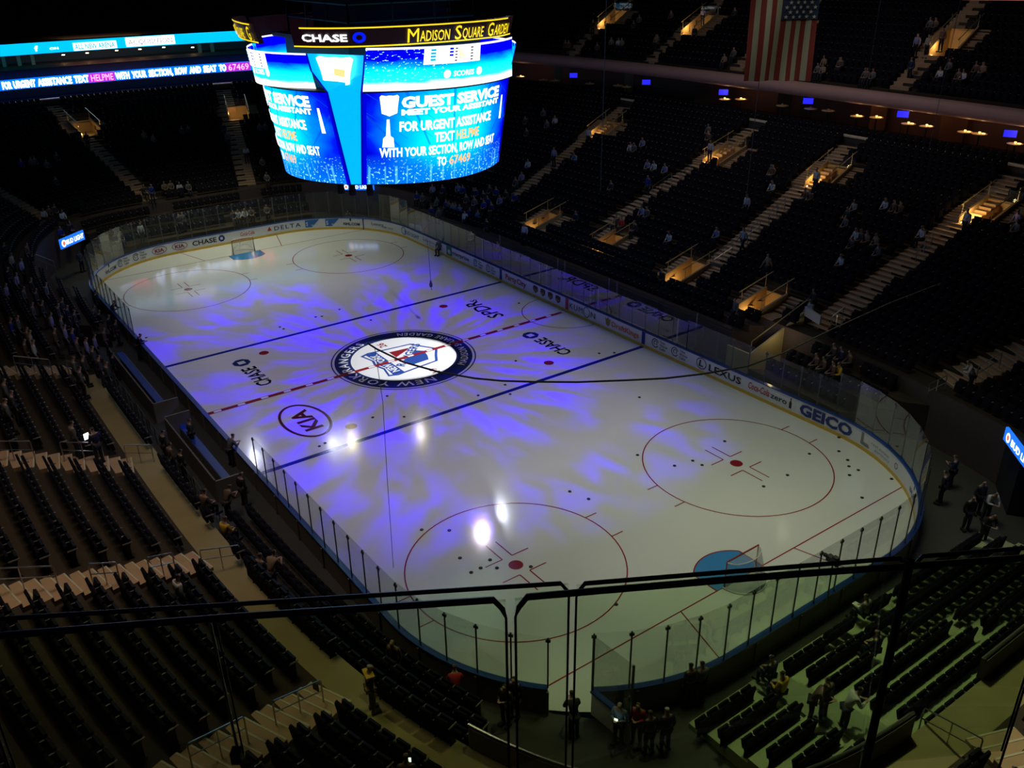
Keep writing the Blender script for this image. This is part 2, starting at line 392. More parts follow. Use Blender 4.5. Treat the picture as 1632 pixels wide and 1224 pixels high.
for i in range(n): F.append((2*i, 2*i+1, (2*i+3) % (2*n), (2*i+2) % (2*n)))
b.add(V, F); b.build('oval_mark', IKIA, floor)
icetext('SPDR', -3.75, 8.55, 1.15, 3.6, IBLK, bold=.012, slant=.12); icetext('S', -5.7, 9.0, .5, .32, IBLK)
# ---- boards
BH = 1.07
WHITE = M('board_white', (.78, .78, .80), .35, noise=.03); YEL = M('kick_yellow', (.75, .48, .06), .4); CAPB = M('cap_blue', (.012, .055, .27), .35, coat=.3)
BACK = M('board_back', (.16, .13, .11), .7); BLK = M('black_paint', (.012, .012, .014), .5); NAVY = M('navy_print', (.01, .03, .22), .45)
REDP = M('red_print', (.55, .03, .03), .45); MARO = M('maroon_print', (.25, .01, .03), .45); GRNP = M('green_print', (.02, .22, .10), .45)
ORGP = M('orange_print', (.8, .18, .03), .45); GOLD = M('gold_print', (.35, .24, .05), .45); BRN = M('brown_print', (.06, .03, .02), .5); BLUP = M('blue_print', (.03, .16, .5), .45); GREYP = M('grey_print', (.25, .25, .26), .5)
gateA, gateB = at_z(866, 1104, BH), at_z(936, 1100, BH)
sgA, sgB = sorted((s_at(*gateA[:2]), s_at(*gateB[:2])))
def loft(mb, prof, s0, s1, step=.3):
    """sweep a profile of (offset, z) along the boards from s0 to s1"""
    n = max(1, int((s1-s0)/step)); k = len(prof); V = []
    for i in range(n+1):
        s = s0+(s1-s0)*i/n
        for o, z in prof: x, y = bpos(s, o); V.append((x, y, z))
    F = [(i*k+j, i*k+(j+1) % k, (i+1)*k+(j+1) % k, (i+1)*k+j) for i in range(n) for j in range(k)]
    F += [tuple(range(k-1, -1, -1)), tuple(n*k+j for j in range(k))]
    mb.add(V, F)
boards = thing('dasher_board', 'white rink boards with yellow kick strip and blue cap rail around the ice', 'hockey boards')
b = MB(); loft(b, [(0, .2), (.06, .2), (.06, BH-.04), (0, BH-.04)], sgB-STOT, sgA); bpanel = b.build('board_panel', WHITE, boards)
b = MB(); loft(b, [(-.012, 0), (.06, 0), (.06, .2), (-.012, .2)], sgB-STOT, sgA); b.build('kick_plate', YEL, boards)
b = MB(); loft(b, [(-.03, BH-.04), (.2, BH-.04), (.2, BH+.02), (-.03, BH+.02)], sgB-STOT, sgA); b.build('cap_rail', CAPB, boards)
b = MB(); loft(b, [(.06, 0), (.17, 0), (.17, BH-.04), (.06, BH-.04)], sgB-STOT, sgA); b.build('board_backing', BACK, boards)
b = MB(); s = sgB-STOT
while s < sgA:
    x, y = bpos(s, .20); x2, y2 = bpos(s+.1, .20); MB().box((x, y, .5), (.09, .07, .98), rz=math.atan2(y2-y, x2-x)).build('rear_post', BACK, boards); s += 2.44
def boardtext(s, s0, s1, h, z, col, bold=.02, slant=0.0, name='lettering', spacing=1.0):
    v, f, w = text2d(s, bold, 1.0, spacing); k = (s1-s0)/w; V = []
    for a, q in v:
        x, y = bpos(s0+a*k+slant*q*h, -.024); V.append((x, y, z+q*h))
    return MB().add(V, [tuple(reversed(p)) for p in f]).build(name, col, bpanel)
def boardshape(pts, s0, sc, z, col, name='sponsor_mark', off=-.010):
    V = []
    for a, q in pts: x, y = bpos(s0+a*sc, off); V.append((x, y, z+q*sc))
    return MB().add(V, [tuple(range(len(pts)))]).build(name, col, bpanel)
def boardring(s, z, rx, rz_, w, col, name='oval_mark', a0=0, a1=360):
    V = []; n = 32
    for i in range(n+1):
        a = R(a0+(a1-a0)*i/n)
        for e in (0, 1):
            x, y = bpos(s+(rx-e*w)*math.cos(a), -.012); V.append((x, y, z+(rz_-e*w)*math.sin(a)))
    return MB().add(V, [(2*i, 2*i+1, 2*i+3, 2*i+2) for i in range(n)]).build(name, col, bpanel)
def oct_board(s, z, r, col):
    for k in range(4):
        a = k*PI/2; c, sn = math.cos(a), math.sin(a)
        boardshape([(u*c-v*sn, u*sn+v*c) for u, v in [(-.42, 1), (.40, 1), (1.0, .40), (.40, .42), (-.42, .42)]], s, r, z, col, 'octagon_mark')
def twc(s0):
    boardring(s0+.32, .64, .30, .30, .06, BLK, 'spiral_mark', 20, 330); boardring(s0+.34, .66, .16, .16, .05, BLK, 'spiral_mark', -60, 250)
    for i, t in enumerate(('Time', 'Warner', 'Cable')): boardtext(t, s0+.72, s0+.72+(.45, .68, .5)[i], .17, .78-i*.22, BLK, .01)
boardtext('NHL.COM', 5.75, 7.3, .28, .40, BLK); boardshape([(0, .5), (.35, .5), (.35, .1), (.17, -.1), (0, .1)], 6.35, .45, .80, BLK)
twc(7.55); twc(9.25)
for s0 in (11.1, 12.85): boardring(s0+.68, .63, .66, .33, .05, MARO); boardtext('KIA', s0+.28, s0+1.08, .30, .48, MARO, .03)
boardtext('CHASE', 14.6, 16.7, .42, .42, BLK, .02); oct_board(17.15, .63, .27, NAVY)
boardtext('Coca-Cola', 18.8, 20.1, .34, .5, REDP, .015, .1)
boardshape([(0, 0), (1, 0), (.5, .9)], 21.3, .42, .5, REDP); boardtext('DELTA', 21.95, 24.4, .38, .45, NAVY, .01, spacing=1.25)
for s0 in (24.8, 26.6): boardshape([(0, -.55), (1.0, -.55), (2.2, .6), (0, .6)], s0, .58, .62, BLUP); boardtext('SAP', s0+.08, s0+.85, .36, .45, WHITE, .03)
boardtext('NHL.COM', 28.25, 29.8, .26, .38, BLK); boardshape([(0, .5), (.35, .5), (.35, .1), (.17, -.1), (0, .1)], 28.85, .45, .78, BLK)
b = MB(); loft(b, [(-.014, .02), (-.002, .02), (-.002, BH-.05), (-.014, BH-.05)], 30.1, 30.2); b.build('panel_joint', NAVY, boards)
boardtext('Luxury', 31.0, 32.3, .30, .55, NAVY, .0, .1); boardtext('Gift cards', 32.2, 33.5, .20, .42, NAVY, .0)
boardring(35.0, .63, .38, .36, .08, BLUP, 'round_mark'); boardtext('BUD LIGHT', 35.1, 37.6, .32, .45, BLUP, .02, .12)
boardtext('Lenovo', 38.3, 40.3, .36, .55, GREYP, .0); boardtext('for those who do', 38.8, 41.2, .12, .32, GREYP, .0)
boardshape([(0, 0), (1, 0), (1, 1), (0, 1)], 42.0, .85, .24, GRNP); boardtext('e', 42.2, 42.65, .5, .42, WHITE, .03); boardtext('nterprise', 42.95, 45.4, .36, .48, BLK, .01)
twc(46.0); twc(47.75)
boardtext('Party', 50.4, 51.8, .42, .45, REDP, .02); boardtext('City', 51.85, 53.0, .42, .45, MARO, .02)
for k in range(4):
    s0 = 53.85+k*.87; boardshape([(0, .9), (.5, 1.0), (1, .9), (1, .3), (.5, -.05), (0, .3)], s0, .56, .38, BRN); boardtext('ups', s0+.08, s0+.48, .22, .52, GOLD, .03)
b = MB(); loft(b, [(-.014, .2), (-.002, .2), (-.002, BH-.05), (-.014, BH-.05)], s_at(-.15, HW), s_at(-.15, HW)+.32); b.build('red_line_panel', REDP, boards)
for x in (-25.5*FT, 25.5*FT):
    b = MB(); s = s_at(x, HW)-.15; loft(b, [(-.014, .2), (-.002, .2), (-.002, BH-.05), (-.014, BH-.05)], s, s+.3); b.build('blue_line_panel', IBLU, boards)
boardtext('KUM', 58.05, 59.45, .42, .42, BLK, .0, spacing=1.2); boardring(59.85, .63, .33, .38, .05, BLK, 'round_mark'); boardtext('N', 60.3, 60.75, .42, .42, BLK, .0)
boardshape([(0, 1), (.25, .75), (.5, 1.1), (.75, .75), (1, 1), (.85, .1), (.5, -.1), (.15, .1)], 61.75, .55, .38, GOLD, 'crown_mark'); boardtext('DraftKings', 62.4, 65.0, .36, .45, ORGP, .02)
twc(66.15); twc(67.85)
boardring(70.35, .64, .40, .36, .05, BLK, 'oval_mark'); boardtext('L', 70.15, 70.5, .42, .46, BLK, .02, .2); boardtext('LEXUS', 70.95, 73.4, .42, .42, BLK, .02)
boardtext('Coca-Cola', 73.9, 75.4, .42, .45, REDP, .015, .12); boardtext('zero', 75.5, 76.6, .34, .46, BLK, .01)
boardshape([(0, 0), (.3, 0), (.3, .6), (.2, .8), (.2, 1.1), (.1, 1.1), (.1, .8), (0, .6)], 76.75, .55, .34, BLK, 'bottle_mark')
boardtext('GEICO', 77.45, 80.75, .62, .32, NAVY, .045)
boardshape([(0, 0), (1.3, 0), (1.05, .35), (.35, .35), (.35, 1.3), (0, 1.3)], 81.35, .50, .30, GREYP, 'monogram_mark'); boardtext('real estate', 82.1, 83.5, .16, .62, GREYP, .0); boardtext('partners', 82.4, 83.6, .14, .4, GREYP, .0)
boardring(84.2, .6, .16, .16, .06, GREYP, 'round_mark')
boardtext('NHL.COM', 86.0, 87.2, .26, .40, NAVY); boardshape([(0, .5), (.35, .5), (.35, .1), (.17, -.1), (0, .1)], 86.5, .45, .78, NAVY)
# ---- glass
GLASS = glassmat('rink_glass', (.965, .975, .97), .09, haze=.008); STAN = M('stanchion_dark', (.10, .11, .11), .4, metal=.6)
def shield(label, s0, s1, h0, h1, pitch=1.22):
    t = thing('glass_shield', label, 'rink glass'); n = max(1, round((s1-s0)/pitch)); z0 = BH+.02
    for i in range(n):
        a, c = s0+(s1-s0)*i/n+.03, s0+(s1-s0)*(i+1)/n-.03; h = h0+(h1-h0)*(i+.5)/n
        b = MB(); loft(b, [(.075, z0), (.087, z0), (.087, z0+h), (.075, z0+h)], a, c, .6); b.build('glass_pane', GLASS, t)
    for i in range(n+1):
        s = s0+(s1-s0)*i/n; h = h0+(h1-h0)*i/n; x, y = bpos(s, .10); x2, y2 = bpos(s+.1, .10); rz = math.atan2(y2-y, x2-x)
        b = MB(); b.box((x, y, z0+h/2), (.05, .04, h), rz=rz); b.box((x, y, z0+h-.12), (.16, .05, .10), rz=rz); b.build('stanchion', STAN, t)
    return t
xA = at_z(212, 536, BH)[0]; xB = at_z(408, 752, BH)[0]
s_left0 = s_at(xB, -HW); s_left1 = s_at(xA, -HW)
SIDE, END = 1.85, 2.35
fe0 = s_at(-HL+CR, -HW) if False else 0.0
shield('rink glass around the far left corner and far goal end', 0.0, s_at(-HL+CR, HW), END, END)
sPen0, sPen1 = s_at(-11.5, HW), s_at(11.5, HW)
shield('rink glass on the far side beyond the far blue line', s_at(-HL+CR, HW), sPen0, SIDE, SIDE)
shield('rink glass on the far side in front of the penalty boxes', sPen0, sPen1, 1.7, 1.7)
shield('rink glass on the far side from the near blue line to the right corner', sPen1, s_at(HL-CR, HW), SIDE, SIDE)
shield('rink glass around the right corner and behind the near goal, up to the open gate', s_at(HL-CR, HW), sgA, END, END)
shield('rink glass on the near left corner, between the open gate and the team bench', sgB, s_left0, 2.1, SIDE)
shield('rink glass on the left side beyond the team bench, seen edge on', s_left1, STOT, SIDE, SIDE)
# open gate
g = thing('rink_gate', 'blue framed rink gate with glass, swung open at the near corner', 'gate', (*bpos(sgB if False else sgA, .1), 0))
gp = np.array(bpos(sgA, .12)); g.location = (gp[0], gp[1], 0)
ang = math.atan2(*(np.array(at_z(968, 1120, BH)[:2])-gp)[::-1])
for nm, mb, mt_ in (('gate_panel', MB().box((.85, 0, .55), (1.7, .07, .98)), WHITE), ('gate_cap', MB().box((.85, 0, BH), (1.7, .2, .07)), CAPB),
                    ('gate_glass', MB().box((.85, 0, BH+1.2), (1.6, .014, 2.2)), GLASS), ('gate_post', MB().box((0, 0, BH+1.15), (.06, .06, 2.3)).box((1.7, 0, BH+1.15), (.06, .06, 2.3)), STAN)):
    mb.build(nm, mt_, g)
g.rotation_euler = (0, 0, ang)
# ---- goals
NET = glassmat('goal_netting', (.9, .9, .9), .03, rough=.5, haze=.07); GRED = M('goal_frame_red', (.30, .03, .02), .4); WPAD = M('goal_padding', (.75, .75, .72), .6)
def goal(sx, label):
    t = thing('hockey_goal', label, 'goal', (sx*27.13, 0, 0), 0 if sx > 0 else PI)
    b = MB(); b.tube([(0, -.92, .0), (0, -.92, 1.22), (0, .92, 1.22), (0, .92, 0)], .035, 8); b.build('goal_post', GRED, t)
    P = []
    for i in range(17):
        a = R(-90+180*i/16); P.append((1.10*math.cos(a)*.95, .92+.0 if False else math.sin(a)*1.02, .03))
    b = MB(); b.tube(P, .03, 6); b.build('base_bar', WPAD, t)
    T = [(.52*math.cos(R(-90+180*i/16)), .92*math.sin(R(-90+180*i/16)), 1.2) for i in range(17)]
    b = MB(); b.tube(T, .02, 6); b.tube([T[8], P[8]], .02, 6); b.build('top_frame', WPAD, t)
    b = MB(); V = P+T; n = 17; b.add(V, [(i, i+1, n+i+1, n+i) for i in range(16)]+[tuple(range(n, 2*n))]); o = b.build('goal_net', NET, t)
    so = o.modifiers.new('thickness', 'SOLIDIFY'); so.thickness = .01
    b = MB(); b.tube([(.1, .9, .06)]+[(.35*math.cos(R(-90+180*i/12))+.25, .7*math.sin(R(90-180*i/12)), .55) for i in range(13)][2:-2]+[(.1, -.9, .06)], .018, 6); b.build('net_skirt', WPAD, t)
goal(1, 'hockey goal at the near right end of the ice, on a blue crease'); goal(-1, 'hockey goal at the far end of the ice below the board advertising')
# ---- pucks
PB = M('puck_rubber', (.01, .01, .01), .6)
pm = MB().lathe([(.075, 0), (.082, .006), (.082, .026), (.075, .032)], n=12).mesh('hockey_puck', PB)
PK = [(733, 889), (766, 905), (751, 912), (792, 905), (781, 892), (982, 963), (672, 844), (716, 845), (846, 903), (1290, 723), (1337, 697), (1337, 719), (1351, 733), (1353, 743), (1354, 757), (1368, 749), (1421, 763), (1374, 793), (1255, 757), (1217, 775), (1075, 742), (1104, 734), (1119, 741), (1155, 703), (1019, 633), (908, 783), (938, 795), (955, 563), (979, 562), (805, 613), (813, 628), (644, 664), (617, 631), (594, 665), (518, 706), (509, 711), (446, 521), (452, 524), (503, 505), (513, 504), (591, 510), (541, 493), (233, 538), (827, 483), (822, 575), (762, 630), (1016, 725)]
PK = [p for p in PK]
for i, (px, py) in enumerate(sorted(PK)):
    P = at_z(px, py, .02); o = bpos  # on the ice
    q = bpy.data.objects.new('hockey_puck', pm); COL.objects.link(q); q.location = (P[0], P[1], .001)
    zone = 'past far blue line' if P[0] < -7.8 else ('between blue lines' if P[0] < 7.8 else 'on near end ice')
    side = 'far side' if P[1] > 3 else ('left side' if P[1] < -3 else 'middle')
    near = [('left spot', 21.03, -6.7), ('right spot', 21.03, 6.7), ('centre logo', 0, 0), ('near goal', 27.1, 0), ('far left face-off spot', -21.03, -6.7), ('oval mark', 3.9, -8.4), ('right corner boards', 28, 10), ('far blue line', -7.8, P[1]), ('near blue line', 7.8, P[1])]
    nm, bx, by = min(near, key=lambda k: math.hypot(P[0]-k[1], P[1]-k[2])); dd = math.hypot(P[0]-bx, P[1]-by)
    setp(q, 'black puck %s, %d cm from %s, %d cm off centre' % (zone, dd*100, nm, abs(P[1])*100), 'puck', 'pucks scattered on the ice')

# ================================================================ stands
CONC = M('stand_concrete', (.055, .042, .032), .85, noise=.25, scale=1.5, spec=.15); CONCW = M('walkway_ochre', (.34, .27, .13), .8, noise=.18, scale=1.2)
DARKW = M('dark_wall', (.035, .032, .04), .8, noise=.2); TAN = M('stair_tan', (.50, .32, .19), .8, noise=.15, scale=2.); TANW = M('tunnel_wall_tan', (.42, .30, .16), .7, noise=.1)
NOSE = M('stair_nosing', (.62, .55, .42), .6, noise=.05); RAIL = M('brushed_steel', (.5, .5, .52), .3, metal=.9, noise=.05); BEAM = M('fascia_mauve', (.5, .30, .28), .6, noise=.08, scale=.5)
TRIMC = M('ledge_cap', (.65, .60, .50), .6, noise=.3, scale=3.); WOOD = M('suite_wood', (.16, .055, .03), .6, noise=.2); CEIL = M('ceiling_black', (.01, .01, .012), .9, noise=0)
FLOORG = M('event_floor', (.05, .05, .045), .7, noise=.2, scale=.8)

# plan rectangles cut out of the stands: (x, y, direction angle, length, half width)
# ---- aisles: two plan points from the rink outwards
def hp(px, py): P, d = hit(px, py); return (P[0], P[1])
AISLES = [  # name, p0, p1, width, extend outwards to d
 ('on the far side, left of the four, partly behind the scoreboard', (-15.9, 20.2), (-18.5, 32.2), 1.5, 23.6, 0),
 ('on the far side, second of the four from the scoreboard', (-4.5, 20.6), (-4.2, 32.4), 1.5, 23.6, 0),
 ('on the far side, third of the four from the scoreboard', (6.8, 20.0), (5.3, 33.4), 1.5, 23.6, 0),
 ('on the far side, longest and furthest right, climbing from a tunnel', (16.9, 17.6), (17.6, 32.6), 1.7, 23.6, 0),
 ('at the right corner by the black curtained entrance', (24.8, 16.4), (27.4, 21.4), 2.0, 16., 0),
 ('at the far end, the second from the left wall', (-36.9, -3.9), (-50.9, -6.2), 1.5, 23.6, 0),
 ('at the far end, close beside the left edge of the scoreboard', (-36.9, 4.6), (-49.2, 8.1), 1.6, 23.6, 0),
 ('at the far left corner, cut by the photo edge', (-35.7, -13.1), (-41.5, -16.0), 1.5, 23.6, 0),
 ('on the left side, crossing the lower left of the photo', (17.1, -17.9), (18.45, -24.3), 1.45, 16., 0),
 ('on the left side, second up from the bottom of the photo', (8.7, -17.9), (7.8, -22.8), 1.45, 16., 0),
 ('on the left side, third up, among the standing crowd', (-3.7, -18.1), (-3.0, -21.3), 1.45, 16., 0),
 ('at the near left corner beside the jersey wearer', (25.7, -16.7), (27.9, -21.6), 1.6, 14., 0),
 ('at the near right corner, with rounded pale steps', (37.6, -2.6), (39.9, -3.5), 1.6, 12., 0),
]
UPA = [(-30.5, 37.8, -31.6, 47), (-20.1, 39.0, -20.0, 48.5), (5.8, 39.8, 5.2, 50), (-10., 39.6, -9.6, 49.)]
# tunnels: centre x, y at their rink-side lip, outward angle, length, half width
TUN = []
def tun(a, d0, L, hw, side=0.0):
    p0, p1 = AISLES[a][1], AISLES[a][2]; ux, uy = p1[0]-p0[0], p1[1]-p0[1]; l = math.hypot(ux, uy); ux /= l; uy /= l
    t = 0
    while dof(p0[0]+ux*t, p0[1]+uy*t) < d0: t += .05
    return (p0[0]+ux*t-uy*-side, p0[1]+uy*t-ux*side, math.atan2(uy, ux), L, hw)
for a in (0, 1, 2, 3): TUN.append(tun(a, 17.3, 2.9, .9, .95)+('up', a))
for a in (5, 6): TUN.append(tun(a, 17.0, 2.6, 1.0, .9)+('up', a))
for k, (x, y) in enumerate([(-9.9, 17.3), (-2.2, 17.6), (5.9, 17.3), (12.6, 16.9)]): TUN.append((x, y, PI/2, 2.5, .75, 'low', k))
def in_rect(x, y, rc, m=0.0):
    dx, dy = x-rc[0], y-rc[1]; c, s = math.cos(rc[2]), math.sin(rc[2]); u, v = dx*c+dy*s, -dx*s+dy*c
    return -m < u < rc[3]+m and abs(v) < rc[4]+m
def aisle_dist(x, y, a):
    (x0, y0), (x1, y1) = a[1], a[2]; ux, uy = x1-x0, y1-y0; l = math.hypot(ux, uy); ux /= l; uy /= l
    dx, dy = x-x0, y-y0; return dx*ux+dy*uy, abs(-dx*uy+dy*ux)
def zprof(blocks):
    """stepped section as (d, z) pairs"""
    P = []
    for d0, p, n, z0, r in blocks:
        for i in range(n): P += [(d0+i*p, z0+i*r), (d0+(i+1)*p, z0+i*r)]
    return P
def sweep(mb, prof, phi0, phi1, n, skip=None):
    k = len(prof); V = []; F = []
    for i in range(n+1):
        ph = phi0+(phi1-phi0)*i/n
        for d, z in prof: p = ring(ph, d); V.append((p.x, p.y, z))
    for i in range(n):
        for j in range(k-1):
            if skip is not None:
                a = V[i*k+j]; c = V[(i+1)*k+j+1]
                if skip((a[0]+c[0])/2, (a[1]+c[1])/2): continue
            F.append((i*k+j, (i+1)*k+j, (i+1)*k+j+1, i*k+j+1))
    mb.add(V, F)
def skiptun(x, y): return any(in_rect(x, y, t, .06) for t in TUN)
# far side: two extra rows carried on a low wall in front of the walkway
fa0, fa1 = math.atan2(16.2, 13.4), math.atan2(15.6, -24.)
b = MB(); sweep(b, [(2.5, -.01), (2.5, 2.0), (3.3, 2.0), (3.3, 2.45), (4.02, 2.45), (4.02, 2.9)], fa0, fa1, 120)
for ph in (fa0, fa1): b.add([(*ring(ph, d), z) for d, z in ((2.5, -.01), (2.5, 2.0), (3.3, 2.0), (3.3, 2.45), (4.02, 2.45), (4.02, -.01))], [tuple(range(6))])
b.build('wall_far_front', [M('penalty_wall', (.11, .075, .07), .7, noise=.2)], kind='structure')
b = MB(); b.tube([(*ring(fa0+(fa1-fa0)*i/60, 2.52), 2.12) for i in range(61)], .05, 6); b.build('trim_3', DARKW, kind='structure')
# event floor round the rink
b = MB(); sweep(b, [(0.05, -.01), (5.4, -.01)], 0, 2*PI, 160); b.build('floor', FLOORG, kind='structure')
# lower block A (retractable rows), left out at the corner entrances
pa = [(1.25, -.01)]+zprof([(1.25, .92, 3, .9, .55)])
AR = []
def phis_of(pts): return [math.atan2(y, x) for x, y in pts]
blocksA = [((-14, 14.5), None)]
def blockA(label_phi0, label_phi1, n, pad=0.35):
    b = MB(); sweep(b, pa, label_phi0, label_phi1, n)
    for ph in (label_phi0, label_phi1):
        V = [(*ring(ph, d), z) for d, z in pa]+[(*ring(ph, 4.0), -.01)]; b.add(V, [tuple(range(len(V)))])
    return b.build('seating_terrace', CONC, kind='structure')
A_RANGES = [(math.atan2(-14.5, 29.3), math.atan2(-16.3, 12.5)-0.0), (math.atan2(-9.0, -33), math.atan2(9, -33))]
def norm(a): return a % (2*PI)
r1 = (norm(math.atan2(-16.3, 14.0)), norm(math.atan2(-13.6, 29.4)))
r2 = (norm(math.atan2(-5.2, 35.)), norm(math.atan2(-5.2, 35.))+math.atan2(5.2, 35)+math.atan2(8.0, 34.5))
r3 = (norm(math.atan2(9.0, -34.)), norm(math.atan2(-10.5, -34.)))
r4 = (norm(math.atan2(17, 13.)), norm(math.atan2(17, 21.5)))
r5 = (norm(math.atan2(-15.6, -24.)), norm(math.atan2(-16.3, -15.)))
r6 = (math.atan2(15.2, 24.0), math.atan2(16.3, 17.6))
RA = [r1, r3, r5, r6]
for a0, a1 in RA: blockA(a0, a1, 48)
# walkway with its retaining wall, then block B
b = MB(); sweep(b, [(4.0, -.01), (4.0, 2.9)], 0, 2*PI, 300); b.build('wall_lower', M('penalty_wall', (.11, .075, .07), .7, noise=.2), kind='structure')
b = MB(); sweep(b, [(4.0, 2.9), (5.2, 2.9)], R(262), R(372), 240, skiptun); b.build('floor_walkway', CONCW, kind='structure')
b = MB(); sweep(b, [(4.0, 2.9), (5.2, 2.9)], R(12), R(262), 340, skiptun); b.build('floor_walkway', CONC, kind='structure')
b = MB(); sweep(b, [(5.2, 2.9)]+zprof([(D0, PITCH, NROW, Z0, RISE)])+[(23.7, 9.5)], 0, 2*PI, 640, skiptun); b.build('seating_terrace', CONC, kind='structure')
b = MB(); sweep(b, [(23.55, 9.15), (23.55, 9.86), (23.8, 9.86), (23.8, 9.5), (30.5, 9.5)], 0, 2*PI, 200); b.build('floor_suite_level', DARKW, kind='structure')
b = MB(); sweep(b, [(23.5, 9.80), (23.5, 9.92), (23.85, 9.92), (23.85, 9.80)], 0, 2*PI, 240); b.build('trim_1', TRIMC, kind='structure')
b = MB(); sweep(b, [(29.5, 9.5), (29.5, 12.6), (25.9, 12.6)], 0, 2*PI, 160); b.build('wall_suite', WOOD, kind='structure')
# fascia beam under the upper stand (half round), and the upper stand
prof = [(26.2+.0-.55*math.cos(R(a))*1.0, 12.35+.55*math.sin(R(a))) for a in range(-90, 91, 20)]
def far(phi0, phi1, prof_, n, name, mat_, kind='structure', smooth=False):
    b = MB(); sweep(b, prof_, phi0, phi1, n); return b.build(name, mat_, kind=kind, smooth=smooth)
PH0, PH1 = R(20), R(158)
far(PH0, PH1, prof, 160, 'trim_2', BEAM, smooth=True)
far(PH1, R(262), [(27.6, 11.2), (27.0, 11.2), (27.0, 12.5), (27.8, 12.5)], 120, 'trim_2', DARKW)
def skipup(x, y): return any(in_rect(x, y, t, .06) for t in TUNU)
TUNU = []
for (x0, y0, x1, y1) in UPA:
    ux, uy = x1-x0, y1-y0; l = math.hypot(ux, uy); ux /= l; uy /= l; t = 0
    while dof(x0+ux*t, y0+uy*t) < 30.8: t += .05
    TUNU.append((x0+ux*t+uy*.9, y0+uy*t-ux*.9, math.atan2(uy, ux), 2.8, 1.0))
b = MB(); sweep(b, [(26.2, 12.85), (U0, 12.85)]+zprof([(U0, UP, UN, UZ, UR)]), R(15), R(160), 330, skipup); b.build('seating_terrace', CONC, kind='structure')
# far end: lounge level between the two ribbon screens, then upper seats
b = MB(); sweep(b, [(26.4, 12.5), (33.0, 12.5), (33.0, 15.0), (26.4, 15.0)], R(158), R(262), 90); b.build('wall_lounge', M('lounge_brown', (.12, .085, .07), .7), kind='structure')
b = MB(); sweep(b, [(26.2, 16.6)]+zprof([(26.2, UP, 12, 16.6, UR)]), R(158), R(262), 120); b.build('seating_terrace', CONC, kind='structure')
b = MB(); sweep(b, [(43, 9), (43, 34)], 0, 2*PI, 120); b.build('wall_back', CEIL, kind='structure')
b = MB(); n = 60; b.add([(*ring(2*PI*i/n, 43.2), 34) for i in range(n)], [tuple(range(n))]); b.build('ceiling', CEIL, kind='structure')

# ---- staircases
def stairs(p0, p1, w, dmax, where, d_from=None, z0=Z0, upper=False):
    ux, uy = p1[0]-p0[0], p1[1]-p0[1]; l = math.hypot(ux, uy); ux /= l; uy /= l; nx, ny = -uy, ux
    t = thing('staircase', 'pale tan stair aisle '+where, 'stairs', (p0[0], p0[1], zs(dof(*p0))))
    off = (-p0[0], -p0[1], -zs(dof(*p0)))
    b = MB(); nb = MB(); tt = 0.; d = dof(*p0)
    if upper: dd0, pit, ris, zz = U0, UP/2, UR/2, UZ
    else: dd0, pit, ris, zz = D0, PITCH/2, RISE/2, Z0
    k = max(0, math.ceil((d-dd0)/pit))
    def tof(dd, a=0.):
        a = 0.; c = 60.
        for _ in range(22):
            m = (a+c)/2
            if dof(p0[0]+ux*m, p0[1]+uy*m) > dd: c = m
            else: a = m
        return a
    ta = tof(dd0+k*pit)
    while dd0+(k+1)*pit < dmax:
        tb = tof(dd0+(k+1)*pit); z = zz+k*ris+.02
        def P(t_, s_): return (p0[0]+ux*t_+nx*s_+off[0], p0[1]+uy*t_+ny*s_+off[1])
        q = [P(ta, w/2), P(ta, -w/2), P(tb, -w/2), P(tb, w/2)]
        ok = not any(in_rect(p0[0]+ux*(ta+tb)/2, p0[1]+uy*(ta+tb)/2, r_, .0) for r_ in TUN+TUNU)
        if ok:
            b.quadbox(q, z-.5+off[2], z+off[2]); last = True
            q2 = [P(ta-.01, w/2-.03), P(ta-.01, -w/2+.03), P(ta+.05, -w/2+.03), P(ta+.05, w/2-.03)]; nb.quadbox(q2, z+off[2], z+.012+off[2])
        elif b.v: b.build('stair_tread', TAN, t); nb.build('nosing', NOSE, t); b = MB(); nb = MB()
        ta = tb; k += 1
    if b.v: b.build('stair_tread', TAN, t); nb.build('nosing', NOSE, t)
    return t
for a in AISLES: stairs(a[1], a[2], a[3], a[4], a[0])
for i, (x0, y0, x1, y1) in enumerate(UPA):
    stairs((x0, y0), (x1, y1), 1.5, 42, 'in the upper stand, '+('behind the scoreboard end of the mauve beam', 'second along the mauve beam from the scoreboard', 'far right, right of the hanging flag', 'just left of the hanging flag')[i], upper=True)

LAMPM = M('lamp_warm', (1.0, .62, .22), emit=14, noise=0)
